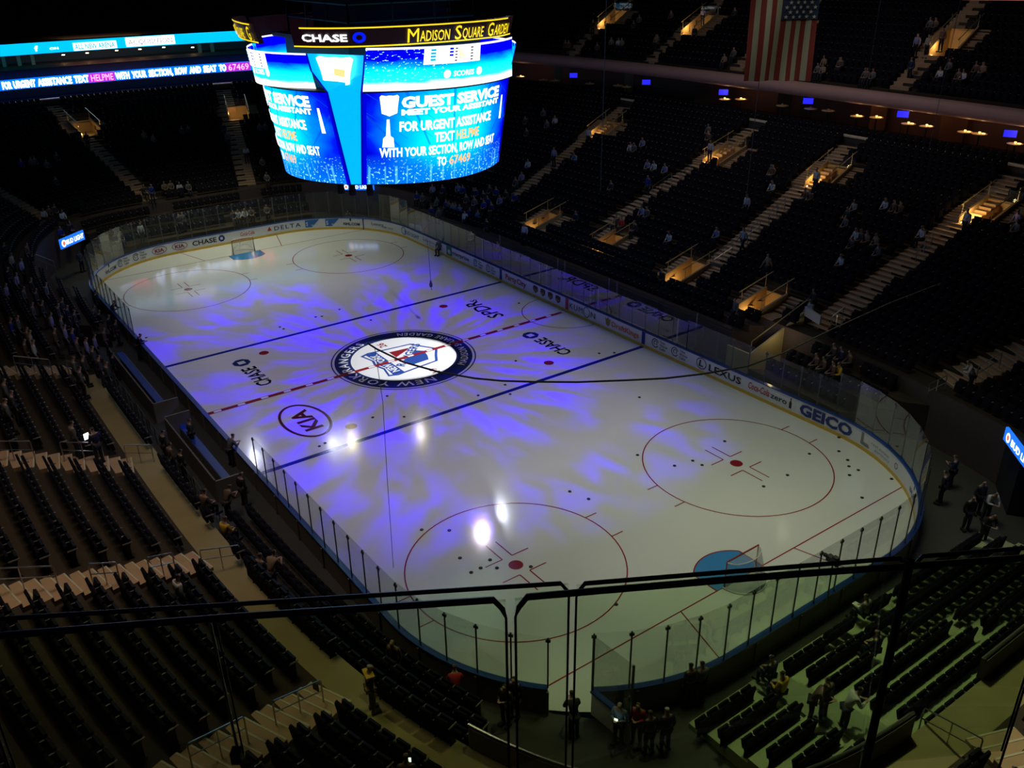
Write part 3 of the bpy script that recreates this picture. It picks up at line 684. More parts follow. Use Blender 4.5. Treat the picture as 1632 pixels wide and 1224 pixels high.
# ---- tunnels (open pits with side walls, flanking steps, rails, a low lamp)
def tunnel(rc, kind, label, upper=False, lampe=60):
    x, y, a, L, hw = rc[:5]; c, s = math.cos(a), math.sin(a)
    d0 = dof(x, y); zb = (zfloor(d0-.3) if d0 > 4.3 else 2.9); zf = zb-.02 if kind != 'low' else zb-.9
    t = thing('tunnel_entrance', label, 'stair tunnel', (x, y, zf), a)
    def zl(u): return zs(dof(x+c*u, y+s*u))
    top0, top1 = zl(.0)-zf, zl(L)-zf
    if upper: top0, top1 = zs(dof(x, y))-zf, zs(dof(x+c*L, y+s*L))-zf
    b = MB(); b.box((L/2, 0, -.05), (L, 2*hw, .1)); b.build('tunnel_floor', TANW, t)
    for sd, nm in ((1, 'side_wall'), (-1, 'side_wall')):
        b = MB(); yv = sd*(hw+.05)
        V = [(0, -.07, -1), (L, -.07, -1), (L, -.07, top1+.3), (0, -.07, top0+.3)]; V2 = [(p[0], .07, p[2]) for p in V]
        b.add([(p[0], p[1]+yv, p[2]) for p in V+V2], [(0, 1, 2, 3), (7, 6, 5, 4), (0, 3, 7, 4), (1, 5, 6, 2), (3, 2, 6, 7), (0, 4, 5, 1)]); b.build(nm, TANW, t)
        b = MB(); e = [(0, yv, top0+1.05), (L+.5, yv, top1+1.15)]; b.tube(e, .035, 6); b.tube([(.25, yv, top0+.25), (.25, yv, top0+1.1)], .02); b.tube([(L-.1, yv, top1+.25), (L-.1, yv, top1+1.1)], .02); b.build('handrail', RAILW, t)
        # flanking half-row steps
        b = MB(); n = int(L/.29)
        for i in range(n+1):
            u = i*L/n; b.box((u+.15, sd*(hw+.62), zl(u)-zf-.12), (.29, .95, .36))
        b.build('flank_step', TAN, t)
    b = MB(); b.box((L+.05, 0, top1/2-.1), (.12, 2*hw, top1+.3)); b.build('rear_wall', TANW, t)
    b = MB(); b.box((L+.02, 0, top1+.42), (.05, 2*hw+.5, .75)); b.build('guard_glass', GLASS, t)
    b = MB(); b.box((.25, hw-.1, .22), (.16, .08, .12)); b.build('step_lamp', LAMPM, t)
    b = None; l = light('step_lamp_glow', 'POINT', (0, 0, 0), lampe, (1.0, .62, .2), shadow_soft_size=.12); l.parent = t; l.location = (.6, hw-.45, .35 if kind == 'low' else .9)
    return t
RAILW = M('rail_brass', (.75, .65, .35), .35, metal=.7, noise=.05)
_tl = ['lit tunnel opening at the top of the far stand beside the scoreboard', 'lit tunnel opening high in the far stand, second from the scoreboard', 'lit tunnel opening high in the far stand, third from the scoreboard', 'lit tunnel opening high in the far stand, nearest the right edge',
       'lit tunnel opening high at the far end, left one', 'lit tunnel opening high at the far end beside the scoreboard', 'small glowing tunnel low in the far stand, leftmost of four', 'small glowing tunnel low in the far stand, second of four', 'small glowing tunnel low in the far stand, third of four', 'small glowing tunnel low in the far stand, rightmost of four']
_te = [26, 34, 50, 90, 26, 50, 26, 30, 36, 40]
for i, rc in enumerate(TUN): tunnel(rc, rc[5], _tl[i], lampe=_te[i]*(.8 if i < 6 else 1.0))
_tu = ['tunnel opening in the upper stand nearest the scoreboard', 'tunnel opening in the upper stand, second from the scoreboard', 'tunnel opening in the upper stand right of the flag', 'tunnel opening in the upper stand behind the flag']
for i, rc in enumerate(TUNU): tunnel(rc, 'up', _tu[i], upper=True, lampe=40)

# large side entrance at the right corner of the far stand (tan wall with grey box on top)
t = thing('corner_entrance', 'tan walled entrance with grey board above it below the longest far aisle', 'entrance', (14.6, 15.0, 0))
dx, dy = 1.3, 2.9; V = [(0, 0, 0), (dx, dy, 0), (dx, dy, 3.7), (0, 0, 1.3)]; V2 = [(x-.13, y+.06, z) for x, y, z in V]
MB().add(V+V2, [(0, 1, 2, 3), (7, 6, 5, 4), (0, 3, 7, 4), (1, 5, 6, 2), (3, 2, 6, 7), (0, 4, 5, 1)]).build('sloping_wall', M('entrance_tan', (.5, .42, .24), .7), t)
MB().box((-.9, .1, .65), (1.8, .12, 1.3)).build('front_wall', M('entrance_tan', (.5, .42, .24), .7), t)
b = MB(); b.box((dx+.7, dy-.25, 3.75), (1.6, .10, .55), rz=R(-20)); b.build('board', M('pale_board', (.42, .42, .5), .6), t)
b = MB(); b.tube([(.1, -.1, 2.2), (dx+.1, dy-.1, 4.5)], .03); b.tube([(.1, -.1, 1.3), (.1, -.1, 2.2)], .03); b.build('handrail', RAILW, t)
l = light('entrance_glow', 'POINT', (15.8, 15.6, 2.6), 14, (1.0, .8, .4), shadow_soft_size=.1)  # added glow brightening the tan wall, without a fixture
# black curtained entrance at the right corner
t = thing('curtained_entrance', 'black boxed corner entrance to the ice below the right stairs', 'entrance', (30.0, 14.2, 0), R(38))
b = MB(); b.box((1.6, 0, 1.35), (3.0, 3.6, 2.7)); b.build('curtain', M('black_cloth', (.012, .012, .015), .9), t)
b = MB(); b.box((1.6, 0, 2.74), (3.2, 3.8, .08)); b.build('roof_panel', M('grey_panel', (.06, .07, .08), .6), t)

# ---- glowing beer signs over the corner entrances
SIGNB = M('sign_blue', (.01, .12, .65), emit=1.6, noise=.0); SIGNW = M('sign_white', (.95, .97, 1.0), emit=3, noise=0); SIGNR = M('sign_red', (.9, .12, .08), emit=1.5, noise=0)
def sign(pA, pB, h, label, txt='BUD LIGHT'):
    A, B = Vector(pA), Vector(pB); L = (B-A).length; a = math.atan2(B.y-A.y, B.x-A.x)
    t = thing('sign_box', label, 'sign', A, a); t.rotation_euler = (0, -math.asin((B.z-A.z)/L), a)
    b = MB(); b.box((L/2, .06, 0), (L, .12, h)); sp0 = b.build('sign_panel', SIGNB, t)
    v, f, w = text2d(txt, .02, 1., 1.); k = L*.72/w
    b = MB(); b.add([(L*.24+x*k, -.012, (y-.5)*h*.5) for x, y in v], f); b.build('lettering', SIGNW, sp0)
    b = MB(); b.add([(L*.13+h*.32*math.cos(2*PI*i/20), -.010, h*.36*math.sin(2*PI*i/20)) for i in range(20)], [tuple(range(20))]); b.build('round_mark', SIGNW, sp0)
    b = MB(); b.add([(L*.13+h*.2*math.cos(2*PI*i/20), -.014, h*.22*math.sin(2*PI*i/20)) for i in range(20)], [tuple(range(20))]); b.build('round_mark', SIGNR, sp0)
    return t
P0 = at_z(1601, 690, 3.3); P1 = at_z(1650, 756, 3.3); sign(P0, P1, .62, 'lit blue beer sign at the right edge of the photo')
P0 = at_z(97, 390, 3.0); P1 = at_z(134, 374, 3.0); sign(P0, P1, .75, 'lit blue beer sign over the far left corner entrance')
P0 = at_z(545, 298, 2.9); P1 = at_z(596, 298, 2.9); sign(P0, P1, .6, 'lit blue beer sign peeping out under the scoreboard')

# ================================================================ scoreboard
def screenmat(name, kind):
    m = bpy.data.materials.new(name); m.use_nodes = True; nt = m.node_tree; N = nt.nodes; L = nt.links; N.clear()
    out = N.new('ShaderNodeOutputMaterial'); em = N.new('ShaderNodeEmission'); L.new(em.outputs[0], out.inputs[0]); em.inputs[1].default_value = 1.35
    uv = N.new('ShaderNodeUVMap'); sp = N.new('ShaderNodeSeparateXYZ'); L.new(uv.outputs[0], sp.inputs[0])
    def mt(op, a, b=None, c=False):
        n = N.new('ShaderNodeMath'); n.operation = op; n.use_clamp = c
        for i, v in enumerate((a, b)):
            if v is None: continue
            if isinstance(v, (int, float)): n.inputs[i].default_value = v
            else: L.new(v, n.inputs[i])
        return n.outputs[0]
    def ramp(f, stops):
        r = N.new('ShaderNodeValToRGB'); e = r.color_ramp.elements
        e[0].position = stops[0][0]; e[0].color = (*stops[0][1], 1); e[1].position = stops[-1][0]; e[1].color = (*stops[-1][1], 1)
        for p, c in stops[1:-1]: q = e.new(p); q.color = (*c, 1)
        L.new(f, r.inputs[0]); return r.outputs[0]
    def mix(f, a, b, mode='MIX'):
        n = N.new('ShaderNodeMixRGB'); n.blend_type = mode
        for i, v in enumerate((f, a, b)):
            if isinstance(v, (int, float)): n.inputs[i].default_value = v
            elif isinstance(v, tuple): n.inputs[i].default_value = (*v, 1)
            else: L.new(v, n.inputs[i])
        return n.outputs[0]
    u, v = sp.outputs[0], sp.outputs[1]
    def noise(sx, sy, sc, det=2):
        mp = N.new('ShaderNodeVectorMath'); mp.operation = 'MULTIPLY'; L.new(uv.outputs[0], mp.inputs[0]); mp.inputs[1].default_value = (sx, sy, 1)
        n = N.new('ShaderNodeTexNoise'); n.inputs['Scale'].default_value = sc; n.inputs['Detail'].default_value = det; L.new(mp.outputs[0], n.inputs[0]); return n.outputs[0]
    if kind == 'low':
        du = mt('MULTIPLY', mt('ABSOLUTE', mt('SUBTRACT', u, .5)), 1.9); dv = mt('MULTIPLY', mt('ABSOLUTE', mt('SUBTRACT', v, .62)), 1.25)
        r = mt('SQRT', mt('ADD', mt('MULTIPLY', du, du), mt('MULTIPLY', dv, dv)))
        r = mt('ADD', r, mt('MULTIPLY', mt('SUBTRACT', noise(1, 1, 4), .5), .35))
        col = ramp(r, [(0.0, (.02, .95, 1.0)), (.38, (.0, .72, 1.0)), (.66, (.0, .24, 1.0)), (.9, (.0, .01, .75)), (1.0, (0, 0, .6))])
        # fan of dark beams
        ang = mt('ARCTAN2', mt('SUBTRACT', v, -.25), mt('SUBTRACT', u, .5)); w = mt('ABSOLUTE', mt('SINE', mt('MULTIPLY', ang, 14.0)))
        beam = mt('MULTIPLY', mt('LESS_THAN', w, .10), mt('GREATER_THAN', v, .42)); col = mix(mt('MULTIPLY', beam, .55), col, (0, .06, .5))
        w2 = mt('ABSOLUTE', mt('SINE', mt('MULTIPLY', mt('ADD', u, mt('MULTIPLY', v, .7)), 22.0))); beam2 = mt('MULTIPLY', mt('LESS_THAN', w2, .07), mt('GREATER_THAN', v, .5)); col = mix(mt('MULTIPLY', beam2, .4), col, (0, .1, .6))
        # skyline lights
        nz = noise(60, 34, 1.2, 1); sk = mt('MULTIPLY', mt('GREATER_THAN', nz, .63), mt('LESS_THAN', v, .30)); sk = mt('MULTIPLY', sk, mt('SUBTRACT', 1.0, mt('MULTIPLY', v, 2.6)))
        low = mt('MULTIPLY', mt('SUBTRACT', .34, v), 2.2, True); col = mix(low, col, (0.0, .22, .95)); col = mix(sk, col, (.35, .95, 1.0))
        vl = mt('MULTIPLY', mt('GREATER_THAN', noise(26, .4, 2.0, 0), .62), mt('LESS_THAN', v, .2)); col = mix(mt('MULTIPLY', vl, .35), col, (.2, .9, 1.0))
        edge = mt('LESS_THAN', mt('MINIMUM', mt('MULTIPLY', u, 1.0), mt('SUBTRACT', 1.0, u)), .018); col = mix(edge, col, (0, 0, .55))
    else:
        vv = mt('ADD', v, mt('MULTIPLY', mt('SUBTRACT', noise(2, 2, 2.0, 3), .5), .28)); vv = mt('ADD', vv, mt('MULTIPLY', mt('SUBTRACT', u, .5), .0))
        col = ramp(vv, [(0.0, (.75, 1, 1)), (.14, (.85, 1.0, 1.0)), (.22, (.02, .85, .95)), (.46, (.0, .80, .95)), (.60, (.0, .25, .95)), (.72, (.0, .0, .78)), (1.0, (0, 0, .8))])
        nz = noise(46, 20, 1.3, 1); sp2 = mt('MULTIPLY', mt('GREATER_THAN', nz, .66), mt('LESS_THAN', u, .42)); col = mix(sp2, col, (.4, 1, 1))
        band = mt('LESS_THAN', v, .14); col = mix(band, col, (1.1, 1.2, 1.2)); top = mt('GREATER_THAN', v, .95); col = mix(top, col, (1.1, 1.1, 1.2))
    L.new(col, em.inputs[0]); return m
SLOW, SUP = screenmat('screen_lower', 'low'), screenmat('screen_upper', 'up')
E_W = M('led_white', (1, 1, 1), emit=2.2, noise=0); E_CY = M('led_cyan', (.0, .50, 1.0), emit=1.0, noise=0); E_NV = M('led_navy', (.0, .0, .35), emit=1.0, noise=0)
E_Y = M('led_yellow', (1.0, .72, .01), emit=1.25, noise=0); E_PK = M('led_orange', (1.0, .42, .12), emit=1.6, noise=0); E_B = M('led_blue', (.0, .01, .95), emit=1.2, noise=0); E_GD = M('led_gold', (.95, .85, .3), emit=1.0, noise=0)
E_LG = M('led_dim', (.12, .12, .16), emit=.6, noise=0); E_BK = M('led_off', (.012, .003, .006), .5, emit=.4, noise=0)
STEEL = M('rig_black', (.012, .012, .016), .6, noise=.1)
sb = thing('scoreboard', 'huge four sided hanging video scoreboard over centre ice', 'scoreboard', (0, 0, 0))
# per level: tangential left, right, corner distance, bulge
FX = {12.2: (-3.8, 4.6, 4.1, 1.85), 16.7: (-3.62, 5.1, 4.5, 1.55), 16.72: (-3.62, 5.3, 4.55, 1.6), 18.75: (-3.5, 5.0, 5.0, 1.7)}
FY = {12.2: (-3.7, 3.72, 4.35, 1.5), 16.7: (-4.5, 3.15, 4.85, 1.3), 16.72: (-4.75, 2.05, 4.9, 1.5), 18.42: (-5.0, 2.1, 5.25, 1.3)}
def lv(Fd, z):
    K = sorted(Fd); z = max(K[0], min(K[-1], z)); return [np.interp(z, K, [Fd[k][i] for k in K]) for i in range(4)]
SIDES = {'px': ((1, 0), (0, 1), FX), 'nx': ((-1, 0), (0, -1), FX), 'py': ((0, 1), (-1, 0), FY), 'ny': ((0, -1), (1, 0), FY)}
def fpos(side, u, z, off=0.0):
    n, t, Fd = SIDES[side]; tl, tr, nc, bu = lv(Fd, z); a = tl+(tr-tl)*u; d = nc+bu*4*u*(1-u)+off
    return Vector((n[0]*d+t[0]*a, n[1]*d+t[1]*a, z))
FS = {}
def scr(side, z): return FS.get((side, 'lower_screen' if z < 16.69 else 'upper_screen'), sb)
def face_screen(side, z0, z1, mat_, name):
    me = bpy.data.meshes.new(name); nu, nz = 28, 6; V = []; UV = []
    for j in range(nz+1):
        for i in range(nu+1): V.append(fpos(side, i/nu, z0+(z1-z0)*j/nz)); UV.append((i/nu, j/nz))
    F = [(j*(nu+1)+i, j*(nu+1)+i+1, (j+1)*(nu+1)+i+1, (j+1)*(nu+1)+i) for j in range(nz) for i in range(nu)]
    me.from_pydata([tuple(v) for v in V], [], F); l = me.uv_layers.new(name='UVMap')
    for p in me.polygons:
        for li in p.loop_indices: l.data[li].uv = UV[me.loops[li].vertex_index]
    me.materials.append(mat_); o = bpy.data.objects.new(name, me); COL.objects.link(o); o.parent = sb; FS[(side, name)] = o; return o
def face_text(side, s, uc, zc, h, width_u, col, off=.05, bold=.03, name='lettering', spacing=1.0):
    v, f, w = text2d(s, bold, 1., spacing); b = MB()
    b.add([fpos(side, uc+(x/w-.5)*width_u, zc+(y-.5)*h, off) for x, y in v], f); return b.build(name, col, scr(side, zc))
def face_poly(side, pts, col, off=.04, name='screen_graphic'):
    b = MB(); b.add([fpos(side, u, z, off) for u, z in pts], [tuple(range(len(pts)))]); return b.build(name, col, scr(side, pts[0][1]))
def face_rect(side, u0, z0, u1, z1, col, off=.04, name='screen_graphic'):
    n = max(1, int(abs(u1-u0)*28)); b = MB(); V = []
    for i in range(n+1): u = u0+(u1-u0)*i/n; V += [fpos(side, u, z0, off), fpos(side, u, z1, off)]
    b.add(V, [(2*i, 2*i+2, 2*i+3, 2*i+1) for i in range(n)]); return b.build(name, col, scr(side, z0))
def crest(side, uc, zc, wu, h, off=.06):
    P = [(0, -.5), (.22, -.42), (.40, -.36), (.44, 0), (.5, .42), (.42, .5), (.2, .46), (0, .48), (-.2, .46), (-.42, .5), (-.5, .42), (-.44, 0), (-.40, -.36), (-.22, -.42)]
    return face_poly(side, [(uc+a*wu, zc+q*h) for a, q in P], E_W, off, 'crest_graphic')
for sd in SIDES:
    ztop = 18.75 if sd in ('px', 'nx') else 18.42
    face_screen(sd, 12.2, 16.66, SLOW, 'lower_screen'); face_screen(sd, 16.74, ztop, SUP, 'upper_screen')
    if sd not in ('px', 'ny'): continue
    crest(sd, .125, 16.05, .095, 1.0)
    face_poly(sd, [(.09, 14.05), (.15, 14.05), (.145, 14.5), (.13, 14.6), (.125, 15.4), (.112, 15.4), (.108, 14.6), (.095, 14.5)], E_W, .05, 'trophy_graphic')
    face_text(sd, 'GUEST SERVICE', .53, 16.2, .50, .69, E_W, .06, .05); face_text(sd, 'MEET YOUR ASSISTANT', .53, 15.72, .26, .69, E_W, .06, .05)
    face_text(sd, 'FOR URGENT ASSISTANCE', .49, 15.05, .46, .63, E_W, .06, .035)
    face_text(sd, 'TEXT', .435, 14.42, .46, .13, E_W, .06, .035); face_text(sd, 'HELPME', .605, 14.42, .46, .18, E_PK, .06, .02)
    face_text(sd, 'WITH YOUR SECTION, ROW AND SEAT', .47, 13.80, .44, .79, E_W, .06, .03)
    face_text(sd, 'TO', .42, 13.2, .44, .06, E_W, .06, .035); face_text(sd, '67469', .55, 13.2, .44, .16, E_PK, .06, .02)
    face_poly(sd, [(.91, 14.7), (.935, 14.7), (.93, 15.9), (.915, 15.9)], E_W, .05, 'trophy_graphic')
    # upper strip: score bug, scoreboard ad
    uo = -.08 if sd == 'px' else -.05
    zt = ztop-.05
    face_rect(sd, .36+uo, zt-.78, .72+uo, zt, E_W, .05); face_text(sd, 'B', .585+uo, zt-.36, .42, .035, E_GD, .08, .0)
    for k in range(4): face_rect(sd, .395+uo, zt-.62+k*.15, .425+uo, zt-.52+k*.15, E_CY, .07)
    for k in range(3): face_rect(sd, .505+uo, zt-.45+k*.15, .53+uo, zt-.35+k*.15, E_B, .07)
    for k in range(5): face_rect(sd, .54+uo, zt-.70+k*.14, .556+uo, zt-.63+k*.14, E_LG, .07); face_rect(sd, .645+uo, zt-.70+k*.14, .665+uo, zt-.63+k*.14, E_LG, .07)
    for uc in (.46, .68): face_poly(sd, [(uc+uo*.5+.022*math.cos(2*PI*i/16), 17.42+.2*math.sin(2*PI*i/16)) for i in range(16)], E_W, .06)
    face_text(sd, 'SCORES', .57+uo*.5, 17.42, .26, .14, E_W, .06, .02)
    b = MB(); b.quadbox([fpos(sd, u, 16.7, .10)[:2] for u in [i/16 for i in range(17)]]+[fpos(sd, u, 16.7, -.3)[:2] for u in (1, 0)], 16.67, 16.73); b.build('screen_ledge', STEEL, sb)
# corner wedges
def wedge(sa, sbb, label=False):
    zs_ = [12.2, 14.5, 16.7, 17.6, 18.42]; V = []
    for z in zs_: V += [fpos(sa, 1, z, .02), fpos(sbb, 0, z, .02)]
    MB().add(V, [(2*i, 2*i+1, 2*i+3, 2*i+2) for i in range(len(zs_)-1)]).build('corner_panel', E_CY, sb)
    for k, (sd, u) in enumerate(((sa, 1), (sbb, 0))):
        W2 = []
        for z in zs_:
            A = fpos(sa, 1, z, .03); B = fpos(sbb, 0, z, .03); w = .10/max(.3, (B-A).length)
            W2 += [A.lerp(B, 0 if k == 0 else 1), A.lerp(B, w if k == 0 else 1-w)]
        W2 = [p+Vector((p.x, p.y, 0)).normalized()*.015 for p in W2]
        MB().add(W2, [(2*i, 2*i+1, 2*i+3, 2*i+2) for i in range(len(zs_)-1)]).build('corner_edge', E_NV, sb)
for sa, s2 in (('ny', 'px'), ('px', 'py'), ('py', 'nx'), ('nx', 'ny')): wedge(sa, s2)
# crest on the near corner wedge
def wpos(u, z, off=.06):
    A = fpos('ny', 1, z); B = fpos('px', 0, z); n = Vector(((B-A).y, -(B-A).x, 0)).normalized(); return A.lerp(B, u)+n*off
P = [(0, -.5), (.22, -.40), (.42, -.34), (.44, 0), (.52, .44), (.42, .5), (.2, .46), (0, .48), (-.2, .46), (-.42, .5), (-.52, .44), (-.44, 0), (-.42, -.34), (-.22, -.40)]
MB().add([wpos(.52+a*.62, 17.6+q*1.5, .22) for a, q in P], [tuple(range(len(P)))]).build('crest_graphic', E_W, sb)
MB().add([wpos(.60+a*.2, 17.6+q*.4, .26) for a, q in ((-.5, -.3), (.5, -.5), (.5, .4), (-.5, .5))], [(0, 1, 2, 3)]).build('crest_detail', E_GD, sb)
# core, underside, cage
b = MB(); n = []
for sd in ('ny', 'px', 'py', 'nx'): n += [fpos(sd, u, 12.2, -.02)[:2] for u in [i/14 for i in range(15)]]
b.quadbox(n, 12.16, 12.22); b.build('underside', STEEL, sb)
b = MB(); b.box((0, 0, 15.6), (7.6, 7.6, 6.4)); b.box((0, 0, 18.9), (8.6, 8.6, .2)); b.build('core_box', STEEL, sb)
b = MB()
for x in (-3.6, -1.2, 1.2, 3.6):
    for y in (-3.6, 3.6): b.tube([(x, y, 18.9), (x, y, 20.6)], .06); b.tube([(y, x, 18.9), (y, x, 20.6)], .06)
for z in (19.8, 20.6): b.tube([(-3.6, -3.6, z), (3.6, -3.6, z), (3.6, 3.6, z), (-3.6, 3.6, z), (-3.6, -3.6, z)], .07)
b.box((0, 0, 20.0), (5.2, 5.2, 2.2)); b.build('rigging_cage', STEEL, sb)
b = MB()
for x in (-2, 2):
    for y in (-2, 2): b.tube([(x, y, 21), (x*1.5, y*1.5, 33.9)], .04)
b.build('hoist_cable', STEEL, sb)
# header ribbon
HP = [(2.9, -6.15), (3.7, -5.65), (4.4, -5.05), (5.0, -4.3), (5.5, -3.2), (5.85, -1.8), (6.0, 0), (5.9, 1.8), (5.6, 3.3), (5.15, 4.3), (4.5, 5.2)]
HQ = [(-6.4, -4.9), (-5.6, -5.6), (-4.6, -6.05), (-3.2, -6.4), (-1.6, -6.65), (-.05, -6.72)]
def ribbon(P, z0, z1, lean, parts, ztl=None):
    S_ = [0]
    for a, c in zip(P, P[1:]): S_.append(S_[-1]+math.hypot(c[0]-a[0], c[1]-a[1]))
    L = S_[-1]
    def rp(u, z, off=0.):
        s_ = u*L; x = np.interp(s_, S_, [p[0] for p in P]); y = np.interp(s_, S_, [p[1] for p in P])
        x2 = np.interp(min(s_+.1, L), S_, [p[0] for p in P])-np.interp(max(0, s_-.1), S_, [p[0] for p in P]); y2 = np.interp(min(s_+.1, L), S_, [p[1] for p in P])-np.interp(max(0, s_-.1), S_, [p[1] for p in P])
        l = math.hypot(x2, y2); nx, ny = y2/l, -x2/l; o = off+lean*(z-z0); return (x+nx*o, y+ny*o, z)
    b = MB(); n = 40; V = []
    for i in range(n+1): V += [rp(i/n, z0), rp(i/n, z1), rp(i/n, z1, -.25), rp(i/n, z0, -.25)]
    b.add(V, [(4*i+k, 4*i+4+k, 4*i+4+(k+1) % 4, 4*i+(k+1) % 4) for i in range(n) for k in range(4)]+[(0, 1, 2, 3), (4*n+3, 4*n+2, 4*n+1, 4*n)]); hp_ = b.build('header_panel', E_BK, sb)
    for za, u0, u1 in ((z0+.03, 0, 1), (z1-.09, .04, .93)):
        V = []
        for i in range(n+1): u = u0+(u1-u0)*i/n; V += [rp(u, za, .02), rp(u, za+.06, .02)]
        MB().add(V, [(2*i, 2*i+2, 2*i+3, 2*i+1) for i in range(n)]).build('header_line', E_Y, hp_)
    for s, u0, u1, zz, h, col, bold in parts:
        v, f, w = text2d(s, bold, 1., 1.0); MB().add([rp(u0+(u1-u0)*x/w, zz+y*h, .07) for x, y in v], f).build('header_lettering', col, hp_)
    return rp
z0, z1 = 18.80, 19.74
rp = ribbon(HP, z0, z1, .25, [('CHASE', .045, .215, z0+.30, .32, E_W, .03), ('M', .43, .475, z0+.14, .66, E_Y, .0), ('ADISON', .48, .605, z0+.16, .50, E_Y, .008), ('S', .63, .66, z0+.14, .66, E_Y, .008), ('QUARE', .665, .77, z0+.16, .50, E_Y, .008), ('G', .795, .825, z0+.14, .66, E_Y, .008), ('ARDEN', .83, .945, z0+.16, .50, E_Y, .008)])
V = []
for i in range(25):
    a = 2*PI*i/24; V += [rp(.255+.024*math.cos(a), z0+.46+.24*math.sin(a), .07), rp(.255+.012*math.cos(a), z0+.46+.12*math.sin(a), .07)]
MB().add(V, [(2*i, 2*i+2, 2*i+3, 2*i+1) for i in range(24)]).build('header_mark', E_B, sb)
ribbon(HQ, z0, z1, .25, [('M', .14, .20, z0+.14, .66, E_Y, .0), ('ADISON', .205, .42, z0+.16, .50, E_Y, .008), ('S', .46, .52, z0+.14, .66, E_Y, .008), ('QUARE', .525, .74, z0+.16, .50, E_Y, .008), ('G', .83, .90, z0+.14, .66, E_Y, .008), ('.', .93, .96, z0+.16, .10, E_Y, .02)])
ribbon([(-p[0], -p[1]) for p in HP], z0, z1, .25, [])
# lamps hanging under the scoreboard
b = MB()
for i, (x, y) in enumerate([(3.0, -3.9), (2.3, -4.2), (3.6, -3.2), (4.9, 2.2), (3.8, 4.3)]):
    t = thing('stage_light', ('black moving stage light under the scoreboard corner, left', 'black moving stage light under the scoreboard corner, leftmost', 'black moving stage light under the scoreboard corner, right', 'stage light under the scoreboard throwing the blue pattern', 'stage light under the scoreboard aimed at the centre logo')[i], 'stage light', (x, y, 12.15), group='stage lights under the scoreboard')
    b = MB(); b.box((0, 0, -.08), (.3, .3, .16)); b.build('lamp_base', STEEL, t); b = MB(); b.lathe([(.05, -.72), (.17, -.70), (.19, -.45), (.15, -.25), (.06, -.2)] if i < 3 else [(.05, -.50), (.14, -.48), (.15, -.35), (.06, -.2)], n=14); b.build('lamp_head', STEEL, t)
    b = MB(); b.box((-.22, 0, -.32), (.05, .12, .45)).box((.22, 0, -.32), (.05, .12, .45)); b.build('yoke', STEEL, t)

# ================================================================ ribbon screens at the far end
def ribboncol(z0, z1, items, d, grad, label, x_of=None):
    pass
def endcurve(py_, d):
    """x on the far end curve for a given y"""
    A, B, n = ABn(d); return -A*(1-abs(py_/B)**n)**(1/n)
def ribbonboard(label, d, z0, z1, y0, y1, basemat, items, name='ribbon_screen'):
    t = thing(name, label, 'ribbon screen', (0, 0, 0)); n = 40; V = []
    for i in range(n+1):
        y = y0+(y1-y0)*i/n; x = endcurve(y, d); V += [(x, y, z0), (x, y, z1), (x-.3, y, z1), (x-.3, y, z0)]
    F = [(4*i+k, 4*i+4+k, 4*i+4+(k+1) % 4, 4*i+(k+1) % 4) for i in range(n) for k in range(4)]+[(0, 1, 2, 3), (4*n+3, 4*n+2, 4*n+1, 4*n)]
    pn = MB().add(V, F).build('screen_panel', basemat, t)
    for it in items:
        kind = it[0]
        if kind == 't':
            _, s, ya, yb, zc, h, col, bold = it; v, f, w = text2d(s, bold)
            MB().add([(endcurve(ya+(yb-ya)*x/w, d)+.04, ya+(yb-ya)*x/w, zc+(q-.5)*h) for x, q in v], f).build('lettering', col, pn)
        else:
            _, ya, yb, za, zb, col = it; m = 6; W_ = []
            for i in range(m+1): y = ya+(yb-ya)*i/m; x = endcurve(y, d)+.03; W_ += [(x, y, za), (x, y, zb)]
            MB().add(W_, [(2*i, 2*i+2, 2*i+3, 2*i+1) for i in range(m)]).build('screen_patch', col, pn)
    return t
R_BL = M('ribbon_blue', (.0, .12, .85), emit=1.8, noise=0); R_CY = M('ribbon_cyan', (.0, .45, .9), emit=1.4, noise=0); R_MG = M('ribbon_magenta', (.30, .02, .45), emit=1.6, noise=0); R_RED = M('ribbon_red', (1.0, .07, .10), emit=12, noise=0); R_W = M('ribbon_white', (.9, .92, 1.0), emit=12, noise=0)
def on_end(px, py, d=26.5):
    D = ray(px, py); y = 0.
    for _ in range(30):
        x = endcurve(max(-30, min(30, y)), d); t = (x-CAM[0])/D[0]; P = CAM+D*t; y = P[1]
    return P
yA, yB = on_end(-60, 140)[1], on_end(470, 100)[1]
zb0, zb1 = on_end(190, 128)[2], on_end(190, 113)[2]
Y = lambda px: on_end(px, 135-px*.075)[1]
zc = (zb0+zb1)/2; hh = (zb1-zb0)*.72
its = []
for s, a, c, red in (('FOR', 3, 18, 0), ('URGENT', 21, 56, 0), ('ASSISTANCE', 60, 114, 0), ('TEXT', 118, 141, 0), ('HELPME', 145, 180, 1), ('WITH', 184, 206, 0), ('YOUR', 210, 233, 0), ('SECTION,', 237, 275, 0), ('ROW', 279, 298, 0), ('AND', 302, 320, 0), ('SEAT', 324, 345, 0), ('TO', 349, 360, 0), ('67469', 364, 396, 1)):
    if red: its.append(('p', Y(a-5), Y(c+3), zb0+.02, zb1-.02, R_MG))
    its.append(('t', s, Y(a), Y(c), zc, hh, R_RED if red else R_W, .0 if red else .03))
ribbonboard('long lower ribbon screen with scrolling help text at the far end', 26.5, zb0, zb1, yA, yB, R_BL, its)
zu0, zu1 = on_end(190, 77)[2], on_end(190, 60)[2]; Yu = lambda px: on_end(px, 78-px*.06)[1]; zc = (zu0+zu1)/2
